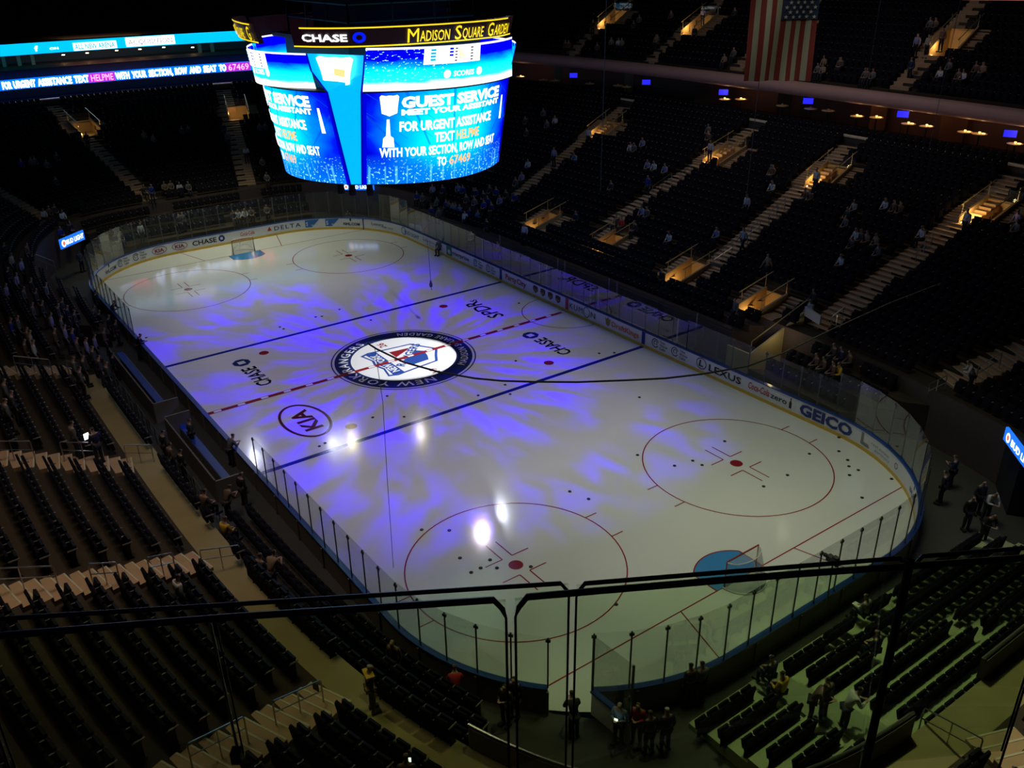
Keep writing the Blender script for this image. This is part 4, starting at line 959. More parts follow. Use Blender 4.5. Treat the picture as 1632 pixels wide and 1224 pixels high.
ribbonboard('long upper ribbon screen in cyan and white at the far end', 26.5, zu0, zu1, yA, yB, R_CY, [
    ('p', Yu(116), Yu(185), zu0+.05, zu1-.25, E_W), ('p', Yu(200), Yu(278), zu0+.1, zu1-.05, E_W), ('t', 'ALL NEW ARENA', Yu(118), Yu(182), zc-.1, .5, E_CY, .03), ('t', 'ACQUISITION', Yu(204), Yu(274), zc, .5, E_LG, .0), ('t', 'f', Yu(54), Yu(60), zc, .5, E_W, .03), ('t', 'ON', Yu(78), Yu(92), zc-.1, .2, E_W, .03)])
# downlights in the lounge between the ribbons
DLM = M('downlight', (1.0, .75, .35), emit=9, noise=0)
dl = MB().lathe([(.0, .0), (.16, .0), (.16, .06), (.05, .08)], n=12).mesh('downlight', DLM)
for k, (px, py) in enumerate([(101, 88), (139, 85), (186, 81), (223, 79), (261, 76), (307, 76)]):
    P = on_end(px, py, 29.0); o = bpy.data.objects.new('downlight', dl); COL.objects.link(o); o.location = P
    b = MB(); setp(o, '%s from the left of the six small warm lamps between the ribbon screens' % ORD[k], 'lamp', 'lounge downlights')
light('lounge_glow', 'AREA', (-61.5, 0, 14.4), 90, (1.0, .6, .35), (-63, 0, 12.5), size=8)
for k, px in enumerate((6, 30, 52, 318, 338)):
    P = on_end(px, 100-px*.07, 30.5); b = MB(); b.box((P[0], P[1], 13.7), (.4, .35, 2.4)); o = b.build('lounge_pillar', TAN)
    setp(o, '%s from the left of the pale lounge pillars between the ribbon screens' % ORD[k], 'pillar')

# ================================================================ suites on the far side: tables, glowing screens
TVM = M('tv_blue', (.02, .02, .85), emit=1.1, noise=0); TABM = M('table_top_warm', (.75, .5, .25), .5); LMP = M('lamp_dish_glow', (1.0, .55, .15), emit=3.0, noise=0)
def on_ring(px, py, d):
    D = ray(px, py); a, c = 20., 140.
    for _ in range(30):
        m = (a+c)/2; P = CAM+D*m
        if dof(P[0], P[1]) > d: c = m
        else: a = m
    return P
for k, (px, py) in enumerate([(914, 120), (1030, 131), (1153, 147), (1288, 161), (1439, 182), (1610, 213)]):
    P = on_ring(px, py, 26.8); t = thing('suite_screen', 'small blue television in the suites, %s from the left' % ORD[k], 'television', P, math.atan2(-P[1], -P[0])*0+math.atan2(CAM[1]-P[1], CAM[0]-P[0])+PI/2, 'suite televisions')
    b = MB(); b.box((0, .03, 0), (.86, .05, .52)); b.build('frame', BLK, t); b = MB(); b.box((0, 0, 0), (.8, .03, .46)); b.build('screen', TVM, t)
    b = MB(); b.tube([(0, .05, -.2), (0, .05, 9.5-P[2])], .03); b.build('stand', BLK, t)
tabs = [(866, 127, 0), (885, 128, 0), (940, 133, 0), (985, 136, 0), (999, 138, 0), (1155, 158, 1), (1181, 158, 1), (1247, 168, 0), (1292, 173, 0), (1320, 176, 0), (1366, 185, 1), (1397, 187, 1), (1448, 197, 1), (1477, 201, 1), (1538, 210, 1), (1561, 213, 1), (1618, 229, 1), (830, 122, 1)]
for k, (px, py, lit) in enumerate(tabs):
    P = on_ring(px, py, 26.4)
    t = thing('buffet_table', '%s round suite table counted from the scoreboard%s' % (ORD[k], ', warmly lit' if lit else ''), 'table', (P[0], P[1], 9.5), 0, 'round tables in the suites')
    h = P[2]-9.5
    b = MB(); b.lathe([(.5, h-.05), (.52, h), (.0, h)], n=18); b.build('table_top', TABM, t); b = MB(); b.tube([(0, 0, 0), (0, 0, h-.04)], .05); b.build('table_leg', BLK, t)
    b = MB(); b.lathe([(.05, h), (.09, h+.12), (.0, h+.14)], n=8); b.lathe([(.12, h), (.13, h+.05), (0, h+.05)], c=(.22, .1, 0), n=10); b.build('dish', LMP if lit else TABM, t)  # the dish glows along with the lamp, warm light put into its material
    if lit: l = light('table_glow', 'POINT', (0, 0, h+.6), 9, (1.0, .6, .25), shadow_soft_size=.1); l.parent = t
# suite partitions in tan and wood colours
for k, (px, w) in enumerate([(890, .9), (1002, .9), (1130, 2.6), (1250, 1.2), (1400, 1.2), (1520, 1.8)]):
    P = on_ring(px, 118+(px-840)*.12, 28.6); a = math.atan2(CAM[1]-P[1], CAM[0]-P[0]); b = MB(); b.box((P[0], P[1], 10.9), (.15, w, 2.6), rz=a); o = b.build('partition', TAN if k in (0, 1) else WOOD)
    setp(o, '%s from the left of the wooden partitions at the back of the suites' % ORD[k], 'partition', kind=None)

# ================================================================ flag
def flag():
    D = 31.0
    A = at_t(1203, -55, D); B = at_t(1313, -52, D); W_ = math.hypot(B[0]-A[0], B[1]-A[1]); zt = A[2]; H = W_*1.9
    zbot = at_t(1200, 141, D)[2]; H = zt-zbot
    a = math.atan2(B[1]-A[1], B[0]-A[0]); t = thing('hanging_flag', 'large star spangled flag hung vertically above the far stand', 'flag', (A[0], A[1], zt), a)
    SR = M('flag_red', (.24, .025, .035), .8, noise=.08); SW = M('flag_white', (.42, .40, .40), .8, noise=.06); SB = M('flag_blue', (.02, .03, .12), .8, noise=.08); ST = M('flag_star', (.55, .55, .58), .8, noise=0)
    def fp(u, v, o=0.): return (u*W_, .10*math.sin(u*17+.6)*(.3+v)*.8+.05*math.sin(v*5+u*6)+o, -v*H)
    b = MB(); n, m = 52, 30
    V = [fp(i/n, j/m) for j in range(m+1) for i in range(n+1)]
    for i in range(n): b.m = 0 if (int(i/4) % 2 == 0) else 1; b.add([V[j*(n+1)+i+e] for j in range(m+1) for e in (0, 1)], [(2*j, 2*j+1, 2*j+3, 2*j+2) for j in range(m)])
    o = b.build('stripes', [SR, SW], t); s = o.modifiers.new('thickness', 'SOLIDIFY'); s.thickness = .01
    b = MB(); u0, v1 = 6/13., .46
    for i in range(14):
        for j in range(12): ua, ub = u0+(1-u0)*i/14, u0+(1-u0)*(i+1)/14; va, vb = v1*j/12, v1*(j+1)/12; b.add([fp(ua, va, -.02), fp(ub, va, -.02), fp(ub, vb, -.02), fp(ua, vb, -.02)], [(0, 1, 2, 3)])
    b.build('canton', SB, t)
    b = MB()
    for r_ in range(11):
        c = 5 if r_ % 2 == 0 else 4
        for k in range(c):
            uc = u0+(1-u0)*((k+.6)/5.1 if c == 5 else (k+1.1)/5.1); vc = v1*(r_+.6)/11.2; R1 = .075
            P = []
            for q in range(10): rr = R1 if q % 2 == 0 else R1*.42; an = PI/2+q*PI/5; P.append(fp(uc+rr*math.cos(an)/W_, vc-rr*math.sin(an)/H, -.035))
            b.add(P, [tuple(range(10))])
    b.build('stars', ST, t)
    b = MB(); b.tube([(-.1, 0, .02), (W_+.1, 0, .02)], .04); b.tube([(.2, 0, 0), (.2, 0, 34-zt)], .015); b.tube([(W_-.2, 0, 0), (W_-.2, 0, 34-zt)], .015); b.build('hanging_rod', STEEL, t)
flag()
# ---- bridge fascia with lettering at the top right corner
A = at_t(1535, -6, 52.); B = at_t(1700, 8, 50.); L = math.hypot(B[0]-A[0], B[1]-A[1]); a = math.atan2(B[1]-A[1], B[0]-A[0])
t = thing('bridge_beam', 'pinkish lit bridge sign cut off by the top right corner of the photo', 'bridge', (A[0], A[1], A[2]), a)
b = MB(); b.box((L/2, .2, .55), (L, .4, 1.5)); b.build('beam', M('bridge_pink', (.55, .20, .17), emit=.45, noise=0), t)
v, f, w = text2d('CHASE', .02); MB().add([(.15+x*1.55/w, -.03, -.08+y*.42) for x, y in v], f).build('lettering', E_W, t)
v, f, w = text2d('BRIDGE', .02); MB().add([(2.35+x*1.9/w, -.03, -.08+y*.42) for x, y in v], f).build('lettering', E_W, t)
MB().lathe([(.0, -.02), (.2, -.02), (.2, .02), (.0, .02)], n=16).build('round_mark', E_B, t).matrix_local = Matrix.Translation((2.0, -.03, .12)) @ Matrix.Rotation(PI/2, 4, 'X')

# ================================================================ cables and rigging in front of the ice
CAB = M('cable_black', (.015, .015, .015), .6, noise=0); CABG = M('cable_grey', (.10, .10, .09), .6, noise=0)
pts = [(586, 547, 33), (600, 556, 33), (643, 577, 32.6), (700, 593, 32), (757, 603, 31.6), (800, 607, 31.4), (850, 608.5, 31.2), (920, 609, 31), (1000, 606, 30.8), (1060, 603, 30.7), (1120, 596, 30.6), (1190, 584, 30.5), (1250, 562, 30.6), (1330, 523, 31), (1420, 482, 31.5), (1500, 451, 32)]
o = MB().tube([at_t(*p) for p in pts], [.034]*12+[.028, .022, .016, .012], 6).build('drooping_cable', CAB); setp(o, 'black cable drooping in a long arc above the ice', 'cable')
def vcable(px, py, D, px2, py2, r, mat_, label, z1=34.):
    P = at_t(px, py, D); n = (np.array(P)-CAM); ztop = z1
    o = MB().tube([P, (P[0]+(px2-px)*.01, P[1], ztop)], r, 5).build('hanging_wire', mat_); setp(o, label, 'wire'); return o
vcable(957, 305, 60, 960, 0, .02, CABG, 'thin wire hanging in front of the far stand right of the scoreboard')
vcable(1188, 330, 55, 1204, 0, .02, CABG, 'thin wire hanging below the left edge of the flag')
vcable(1385, 115, 50, 1400, 0, .018, CABG, 'thin wire hanging right of the flag')
vcable(1480, 240, 45, 1532, 0, .014, CABG, 'thin wire hanging over the long right aisle')
o = MB().tube([at_t(627, 905, 36), at_t(617, 760, 35), at_t(610, 640, 34), at_t(597, 553, 33)], .012, 5).build('hanging_wire', CABG); setp(o, 'long thin wire hanging over the left half of the near ice', 'wire')
P = at_t(687, 458, 58); t = thing('hook_weight', 'small black hook weight on a wire over the far blue line', 'hook', P)
b = MB(); b.lathe([(.02, .0), (.09, .04), (.11, .2), (.05, .42), (.02, .5)], n=10); b.tube([(0, 0, 0), (.05, 0, -.15), (.12, 0, -.1)], .02); b.build('weight', CAB, t); b = MB(); b.tube([(0, 0, .4), (-.1, 0, 3.1)], .02); b.tube([(-.1, 0, 3.1), (-.1, 0, 33.9-P[2])], .006); b.build('wire', CAB, t)

# ---- lamps up in the roof whose mirror images lie on the ice
SPM = M('spot_lens', (.75, .8, 1.0), emit=700, noise=0); SPB = M('spot_lens_blue', (.35, .4, 1.0), emit=700, noise=0); SPY = M('spot_lens_warm', (1.0, .95, .6), emit=700, noise=0)
for k, (px, py, r, m_) in enumerate([(795, 820, .34, SPM), (530, 709, .17, SPM), (561, 703, .19, SPY), (670, 690, .16, SPY), (543, 706, .12, SPM), (408, 728, .25, SPM), (1248, 848, .04, SPY)]):  # the first is added for the glint of the lamp under the scoreboard
    P = at_z(px, py, 0); D = (P-CAM); D /= -D[2]; H = 27.5; Q = (P[0]+D[0]*H, P[1]+D[1]*H, H)
    t = thing('roof_spotlight', 'roof spotlight mirrored in the ice, %s of seven' % ORD[k], 'spotlight', Q, 0, 'roof spotlights seen as reflections in the ice')
    t.rotation_euler = Vector((P[0]-Q[0], P[1]-Q[1], -Q[2])).to_track_quat('-Z', 'Y').to_euler()
    b = MB(); n = 16; hood = r*5
    for (ra, za), (rb, zb) in (((r*1.1, .3), (r*1.15, -hood)), ((r*1.15, -hood), (r*1.08, -hood)), ((r*1.08, -hood), (r*1.02, .05)), ((0.001, .3), (r*1.1, .3))):
        V = [(q*math.cos(2*PI*i/n), q*math.sin(2*PI*i/n), z) for q, z in ((ra, za), (rb, zb)) for i in range(n)]; b.add(V, [(i, (i+1) % n, n+(i+1) % n, n+i) for i in range(n)])
    b.build('lamp_can', STEEL, t)
    b = MB(); b.add([(r*math.cos(2*PI*i/16), r*math.sin(2*PI*i/16), .02) for i in range(16)], [tuple(range(15, -1, -1))]); b.build('lens', m_, t)
    b = MB(); hv = t.rotation_euler.to_matrix().inverted() @ Vector((0, 0, 34-H)); b.tube([(0, 0, .3), tuple(hv)], .03); b.build('hanger', STEEL, t)

# ================================================================ rails
def rail(pts, label, posts=True, h=.9, two=True, mat_=RAIL, r=.024, postfrac=(0.03, .97)):
    """pts: floor points; handrail with two bars and posts"""
    t = thing('handrail', label, 'handrail', pts[0]); o = Vector(pts[0]); P = [Vector(p)-o for p in pts]
    b = MB(); up = Vector((0, 0, h)); T = [p+up for p in P]
    b.tube([P[0]]+[P[0]+up*.93]+[P[0].lerp(P[1], .04)+up]+[p for p in T[1:-1]]+[P[-1].lerp(P[-2], .04)+up]+[P[-1]+up*.93]+[P[-1]], r, 6); b.build('top_bar', mat_, t)
    if two: b = MB(); b.tube([p+up*.55 for p in P], r*.85, 5); b.build('lower_bar', mat_, t)
    b = MB()
    for p in P[1:-1]: b.tube([p, p+up], r*.9, 5)
    if len(P) > 2: b.build('middle_post', mat_, t)
    return t
def aisle_rail(ai, px0, px1, py0, py1, where, side=0.0):
    a = AISLES[ai]; P, d = hit(px0, py0, .9); Q, d2 = hit(px1, py1, .9)
    rail([(P[0], P[1], P[2]-.9), ((P[0]+Q[0])/2, (P[1]+Q[1])/2, (P[2]+Q[2])/2-.9), (Q[0], Q[1], Q[2]-.9)], where)
for ai, px0, px1, py0, py1, w_ in [(8, 380, 318, 869, 877, 'steel handrail segment on the lower left aisle, nearest the rink'), (8, 274, 234, 881, 889, 'steel handrail segment on the lower left aisle, second from the rink'), (8, 184, 140, 896, 899, 'steel handrail segment on the lower left aisle, third from the rink'), (8, 84, -30, 902, 907, 'steel handrail segment on the lower left aisle, at the photo edge'),
        (9, 240, 197, 709, 709, 'steel handrail on the second left aisle, nearest the rink'), (9, 160, 95, 706, 704, 'steel handrail on the second left aisle, middle one'), (9, 48, -20, 703, 703, 'steel handrail on the second left aisle, at the photo edge'),
        (10, 122, 105, 578, 575, 'steel handrail on the third left aisle, short one nearest the rink'), (10, 78, 20, 573, 567, 'steel handrail on the third left aisle, longer one'), (11, 511, 434, 1084, 1118, 'steel handrail with a notice on the aisle beside the jersey wearer'), (11, 388, 298, 1142, 1186, 'steel handrail on the same near left aisle, lower down towards the bottom edge'),
        (12, 1473, 1567, 1128, 1178, 'steel handrail on the near right aisle with rounded steps'), (7, 85, 55, 416, 405, 'short steel handrail among the seats left of the far left corner'), (4, 1510, 1482, 598, 612, 'steel handrail low on the right corner aisle'), (4, 1598, 1560, 561, 584, 'steel handrail on the right corner aisle beside the leaning man'),
        (3, 1488, 1463, 370, 395, 'handrail high on the longest far aisle'), (3, 1345, 1326, 490, 505, 'handrail low on the longest far aisle'), (2, 1252, 1227, 316, 337, 'handrail high on the third far aisle'), (2, 1212, 1184, 350, 372, 'handrail halfway down the third far aisle'), (2, 1168, 1138, 385, 405, 'handrail low on the third far aisle'), (1, 1102, 1084, 264, 277, 'handrail high on the second far aisle'), (1, 1071, 1040, 275, 297, 'handrail halfway down the second far aisle'), (0, 908, 890, 246, 260, 'handrail on the far aisle nearest the scoreboard')]:
    aisle_rail(ai, px0, px1, py0, py1, w_)
# notice on the rail
P, d = hit(503, 1094, .7); o = MB().box((P[0], P[1], P[2]), (.22, .03, .28), rz=R(20)).build('notice_plate', BLK); setp(o, 'small dark notice plate on the handrail by the jersey wearer', 'sign')

# parapet with metal rail around the near corner pit and along the near end walkway
def parapet(ph0, ph1, d, h, label, n=40):
    t = thing('parapet', label, 'railing')
    b = MB(); V = []
    for i in range(n+1):
        for dd, z in ((d, 2.9), (d, 2.9+h), (d+.12, 2.9+h), (d+.12, 2.9)): p = ring(ph0+(ph1-ph0)*i/n, dd); V.append((p.x, p.y, z))
    b.add(V, [(4*i+k, 4*i+4+k, 4*i+4+(k+1) % 4, 4*i+(k+1) % 4) for i in range(n) for k in range(4)]+[(0, 1, 2, 3), (4*n+3, 4*n+2, 4*n+1, 4*n)]); b.build('parapet_wall', BACK, t)
    b = MB(); b.tube([(*ring(ph0+(ph1-ph0)*i/n, d+.06), 2.9+h+.06) for i in range(n+1)], .045, 8); b.build('top_rail', RAIL, t)
pp0, pp1 = norm(math.atan2(-14.6, 29.6)), norm(math.atan2(-4.6, 36.9))
parapet(pp0, pp1, 3.9, .75, 'metal topped parapet curving round the pit at the near corner')
pp2, pp3 = norm(math.atan2(-1.0, 37.2)), norm(math.atan2(-1.0, 37.2))+math.atan2(1.0, 37)+math.atan2(9, 36.5)
parapet(pp2, pp3, 3.9, .75, 'metal topped parapet behind the low rows at the near right')
b = MB(); 
# rails of the low walkway behind the team bench
for k in range(9):
    x0 = -9+k*2.4
    rail([(x0, -15.6, .0), (x0+1.1, -15.62, .0), (x0+2.2, -15.65, .0)], 'dark rail %s from the far end along the walkway behind the team bench' % ORD[k], h=1.0, mat_=STAN)
# team bench: blue bench seats, back wall, end walls
t = thing('team_bench', 'long team bench with blue seat along the left boards, far half', 'bench', (-5.5, -14.2, 0))
for nm, bx_, m_ in (('bench_seat', ((0, -.15, .62), (9.5, .38, .07)), CAPB), ('bench_base', ((0, -.05, .3), (9.3, .3, .58)), BACK), ('bench_wall', ((0, -.75, .6), (9.8, .08, 1.2)), BACK), ('end_panel', ((4.9, -.1, .6), (.1, 1.3, 1.2)), WHITE)): MB().box(*bx_).build(nm, M('end_panel_grey', (.20, .19, .19), .6) if nm == 'end_panel' else m_, t)
t = thing('team_bench', 'long team bench with blue seat along the left boards, near half', 'bench', (5.2, -14.2, 0))
for nm, bx_, m_ in (('bench_seat', ((0, 0, .62), (7.2, .38, .07)), CAPB), ('bench_base', ((0, -.05, .3), (7.0, .3, .58)), BACK), ('bench_wall', ((0, -.75, .6), (7.6, .08, 1.2)), BACK), ('end_panel', ((-3.9, -.1, .6), (.1, 1.3, 1.2)), WHITE), ('end_panel', ((3.9, -.1, .6), (.1, 1.3, 1.2)), WHITE)): MB().box(*bx_).build(nm, M('end_panel_grey', (.20, .19, .19), .6) if nm == 'end_panel' else m_, t)
# penalty boxes on the far side
for k, (x0, x1) in enumerate([(-10.5, -3.2), (-2.4, 2.4), (3.2, 10.5)]):
    t = thing('penalty_box', ('far penalty box behind the boards, left of the red line', 'timekeeper box behind the boards at the red line', 'far penalty box behind the boards, right of the red line')[k], 'penalty box', ((x0+x1)/2, HW+1.1, 0)); w = x1-x0
    MB().box((0, .1, .45), (w-.6, .4, .08)).box((0, .1, .2), (w-.8, .3, .4)).build('bench_seat', BACK, t); MB().box((0, .9, .55), (w, .08, 1.1)).build('rear_wall', M('penalty_wall', (.16, .10, .10), .7), t)
    for sx in (-1, 1):
        MB().box((sx*w/2, -.1, 1.6), (.03, 1.7, 1.6)).build('side_glass', GLASS, t); MB().box((sx*w/2, -.9, 1.6), (.06, .06, 2.2)).box((sx*w/2, .75, 1.6), (.06, .06, 2.2)).build('glass_post', RAIL, t)
    if k != 1: MB().box((-.8, .84, 1.5), (1.9, .04, .7)).build('banner', M('dim_banner', (.22, .22, .34), .6), t)

# ================================================================ balcony guard in front of the camera
GG = glassmat('guard_glass_green', (.91, .965, .875), .06, haze=.0); GTR = M('guard_trim_black', (.008, .007, .008), .35, noise=0); BRS = M('bracket_dark', (.05, .045, .04), .4, metal=.5)
def guard(tl, label, seams, z, h=1.25, tr=.0105, edge=.004):
    """tl: pixel points of the top edge, all at height z; seams: list of (left px, right px) panel ends"""
    L = [at_z(x, y, z) for x, y in tl]
    def along(px):
        for a, b_ in zip(range(len(tl)-1), range(1, len(tl))):
            if px <= tl[b_][0] or b_ == len(tl)-1:
                # exact hit of the vertical pixel plane with the segment
                A, B = L[a], L[b_]; lo, hi = -1., 2.
                for _ in range(40):
                    m = (lo+hi)/2
                    if to_px(A+(B-A)*m)[0] > px: hi = m
                    else: lo = m
                return A+(B-A)*lo
    t = None
    for i, (xa, xb, lab) in enumerate(seams):
        n = 8; P = [Vector(along(xa+(xb-xa)*k/n)) for k in range(n+1)]
        t = thing('glass_guard', lab, 'glass railing', (0, 0, 0)); b = MB(); V = []
        for p in P: V += [(p.x, p.y, z-.01), (p.x, p.y, z-h)]
        V2 = []
        for k, p in enumerate(P):
            q = P[min(k+1, n)]-P[max(k-1, 0)]; nx, ny = -q.y, q.x; l = math.hypot(nx, ny); V2 += [(p.x+nx/l*.012, p.y+ny/l*.012, z-.01), (p.x+nx/l*.012, p.y+ny/l*.012, z-h)]
        m = len(V); b.add(V+V2, [(2*k, 2*k+2, 2*k+3, 2*k+1) for k in range(n)]+[(m+2*k+1, m+2*k+3, m+2*k+2, m+2*k) for k in range(n)]+[(2*k, m+2*k, m+2*k+2, 2*k+2) for k in range(n)]); b.build('glass_pane', GG, t)
        r = .035; a0 = P[0]; a1 = P[-1]; u0 = (P[1]-P[0]).normalized(); u1 = (P[-1]-P[-2]).normalized()
        b = MB(); top = [a0+Vector((0, 0, -h)), a0+Vector((0, 0, -r*2)), a0+Vector((0, 0, -r))+u0*r*.3, a0+u0*r+Vector((0, 0, 0))] ; top2 = [a1-u1*r, a1-u1*r*.3+Vector((0, 0, -r)), a1+Vector((0, 0, -r*2)), a1+Vector((0, 0, -h))]
        rr = [edge, edge, tr*.8, tr]+[tr]*(n-1)+[tr, tr*.8, edge, edge]
        b.tube(top+P[1:-1]+top2, rr, 8); b.build('edge_trim', GTR, t)
    return t
zA = CAM[2]+2.55*ray(810, 955)[2]
guard([(-60, 1018), (340, 985), (803, 955)], '', [(-60, 806, 'nearest glass balcony panel with thick black top edge, left of the centre gap')], zA)
guard([(820, 953), (1240, 917), (1700, 884)], '', [(821, 1700, 'nearest glass balcony panel with thick black top edge, right of the centre gap')], zA)
zB = CAM[2]+3.7*ray(905, 930)[2]
guard([(-60, 990), (340, 965), (907, 929)], '', [(-60, 907, 'second glass balcony panel a step further out, left of its gap')], zB, tr=.010, edge=.005)
guard([(919, 931), (1240, 905), (1700, 868)], '', [(919, 1447, 'second glass balcony panel a step further out, right of its gap'), (1458, 1700, 'second glass balcony panel at the right edge')], zB, tr=.010, edge=.005)
def strut(p0, p1, D0_, D1_, r, label, mat_):
    o = MB().tube([at_t(*p0, D0_), at_t(*p1, D1_)], r, 8).build('guard_post', mat_); setp(o, label, 'post'); return o
strut((1452, 893), (1372, 1260), 2.6, 3.1, .011, 'dark slanting guard post at the lower right', GTR)
strut((1446, 893), (1369, 1240), 2.58, 3.05, .004, 'thin steel edge laid along the right guard post as its silver highlight', RAIL)  # silver highlight of the dark bar, shaped as a thin rod
strut((333, 985), (379, 1195), 2.6, 3.0, .005, 'thin steel guard post at the lower left', RAIL); strut((343, 985), (388, 1200), 2.6, 3.0, .003, 'thinner dark guard post beside the steel one, lower left', GTR)
P = at_t(378, 1204, 3.0); o = MB().box(P, (.035, .035, .05), rz=_yaw).build('post_bracket', BRS); setp(o, 'small dark bracket at the foot of the lower left guard post', 'bracket')
# robotic camera on the near glass
P = at_z(1328, 893, 3.2); t = thing('broadcast_camera', 'small black television camera clamped on the near right glass', 'camera', P, R(170))
MB().box((0, 0, 0), (.5, .2, .22)).box((-.1, 0, .16), (.2, .16, .1)).build('camera_body', BLK, t); MB().tube([(.25, 0, 0), (.42, 0, -.02)], .08, 10).build('lens', BLK, t); MB().tube([(0, 0, 0), (-.05, 0, P[2]*-1+1.2)], .03).build('camera_pole', STAN, t)
# balcony slab under the viewer
o = MB().box((46.4, -25.6, 19.5), (5.0, 9.0, .3), rz=_yaw).build('floor_balcony', CONC, kind='structure')

# ================================================================ people
def skin_mesh(name, nodes, edges, root, sub=1):
    """nodes: {key: (x, y, z, r)}"""
    K = list(nodes); ix = {k: i for i, k in enumerate(K)}
    me = bpy.data.meshes.new('tmp'); me.from_pydata([nodes[k][:3] for k in K], [(ix[a], ix[c]) for a, c in edges], []); ob = bpy.data.objects.new('tmp', me); COL.objects.link(ob)
    sk = ob.modifiers.new('s', 'SKIN'); sk.use_smooth_shade = True
    L = me.skin_vertices[0].data
    for k in K:
        r = nodes[k][3]; rr = r if isinstance(r, tuple) else (r, r); L[ix[k]].radius = rr; L[ix[k]].use_root = (k == root)
    if sub: s = ob.modifiers.new('u', 'SUBSURF'); s.levels = sub; s.render_levels = sub
    dg = bpy.context.evaluated_depsgraph_get(); out = bpy.data.meshes.new_from_object(ob.evaluated_get(dg)); out.name = name
    bpy.data.objects.remove(ob); bpy.data.meshes.remove(me); return out
def pose_joints(pose):
    J = {}
    if pose == 'sit':
        hz = .50; J['pel'] = (0, 0, hz); sp = (0, .0, .72); ch = (0, .03, .95); nk = (0, .05, 1.09)
    elif pose == 'lean':
        hz = .93; J['pel'] = (0, 0, hz); sp = (0, .07, 1.13); ch = (0, .20, 1.33); nk = (0, .28, 1.44)
    else:
        hz = .95; J['pel'] = (0, 0, hz); sp = (0, -.01, 1.16); ch = (0, 0, 1.38); nk = (0, .01, 1.51)
    J['sp'], J['ch'], J['nk'] = sp, ch, nk
    J['hd0'] = (0, nk[1]+.03, nk[2]+.09); J['hd'] = (0, nk[1]+.045, nk[2]+.17); J['hd2'] = (0, nk[1]+.03, nk[2]+.235)
    J['nose'] = (0, nk[1]+.155, nk[2]+.15); J['chin'] = (0, nk[1]+.10, nk[2]+.09)
    for s, n in ((-1, 'L'), (1, 'R')):
        sh = (s*.18, ch[1]-.01, ch[2]+.05); J['sh'+n] = sh
        if pose == 'sit': el = (s*.25, ch[1]+.06, ch[2]-.24); wr = (s*.13, ch[1]+.28, ch[2]-.30)
        elif pose == 'lean': el = (s*.25, ch[1]+.10, ch[2]-.24); wr = (s*.10, ch[1]+.33, ch[2]-.20)
        elif pose == 'phone': el = (s*.25, ch[1]+.04, ch[2]-.25); wr = (s*.08, ch[1]+.28, ch[2]-.14)
        elif pose == 'walk': el = (s*.26, s*.10, ch[2]-.25); wr = (s*.25, s*.22+.06, ch[2]-.46)
        else: el = (s*.25, -.03, ch[2]-.25); wr = (s*.24, .04, ch[2]-.49)
        J['el'+n], J['wr'+n] = el, wr
        d = Vector(wr)-Vector(el); d.normalize(); side = Vector((0, 1, 0)) if abs(d.z) > .6 else Vector((-s, 0, 0)); pl = Vector(wr)+d*.08; J['pm'+n] = tuple(pl)
        for i, (o_, l_) in enumerate(((-.032, .070), (-.011, .082), (.011, .078), (.032, .060))):
            a = pl+side*o_+d*.035; J['f%d%s' % (i, n)] = tuple(a); b = a+d*l_*.8+Vector((-s*.015, .01, -.006)); J['g%d%s' % (i, n)] = tuple(b)
        J['t0'+n] = tuple(Vector(wr)+d*.03+side*.035); J['t1'+n] = tuple(Vector(wr)+d*.07+side*.07)
        if pose == 'sit': J['hp'+n] = (s*.09, .03, hz-.01); J['kn'+n] = (s*.13, .44, hz+.0); J['an'+n] = (s*.12, .42, .09); J['to'+n] = (s*.13, .56, .04)
        elif pose == 'walk': J['hp'+n] = (s*.09, 0, hz-.04); J['kn'+n] = (s*.10, -s*.16+.06, .50); J['an'+n] = (s*.10, -s*.30, .09 if s < 0 else .12); J['to'+n] = (s*.11, -s*.30+.15, .04)
        else: J['hp'+n] = (s*.09, 0, hz-.04); J['kn'+n] = (s*.11, .03, .50); J['an'+n] = (s*.12, -.01, .09); J['to'+n] = (s*.14, .14, .04)
    return J
RAD = {'pel': (.15, .11), 'sp': (.135, .10), 'ch': (.165, .11), 'nk': .05, 'hd0': .068, 'hd': (.082, .10), 'hd2': .06, 'nose': .012, 'chin': .03, 'sh': .062, 'el': .042, 'wr': .028, 'pm': (.036, .018), 'f': .0095, 'g': .007, 't0': .013, 't1': .009, 'hp': .09, 'kn': .058, 'an': .038, 'to': .036}
def rad(k):
    for q in (k, k[:-1], k[0]):
        if q in RAD: return RAD[q]
SKIN = M('skin', (.42, .26, .19), .55, noise=.06); HAIRS = [M('hair_dark', (.02, .014, .01), .7), M('hair_brown', (.09, .05, .03), .7), M('hair_grey', (.35, .33, .31), .7)]
TRS = [M('trousers_black', (.012, .012, .016), .8), M('trousers_navy', (.02, .025, .05), .8), M('trousers_khaki', (.16, .12, .08), .8)]
SHO = M('shoe_black', (.01, .01, .01), .6); EYE = M('eye_dark', (.01, .01, .012), .3, noise=0)
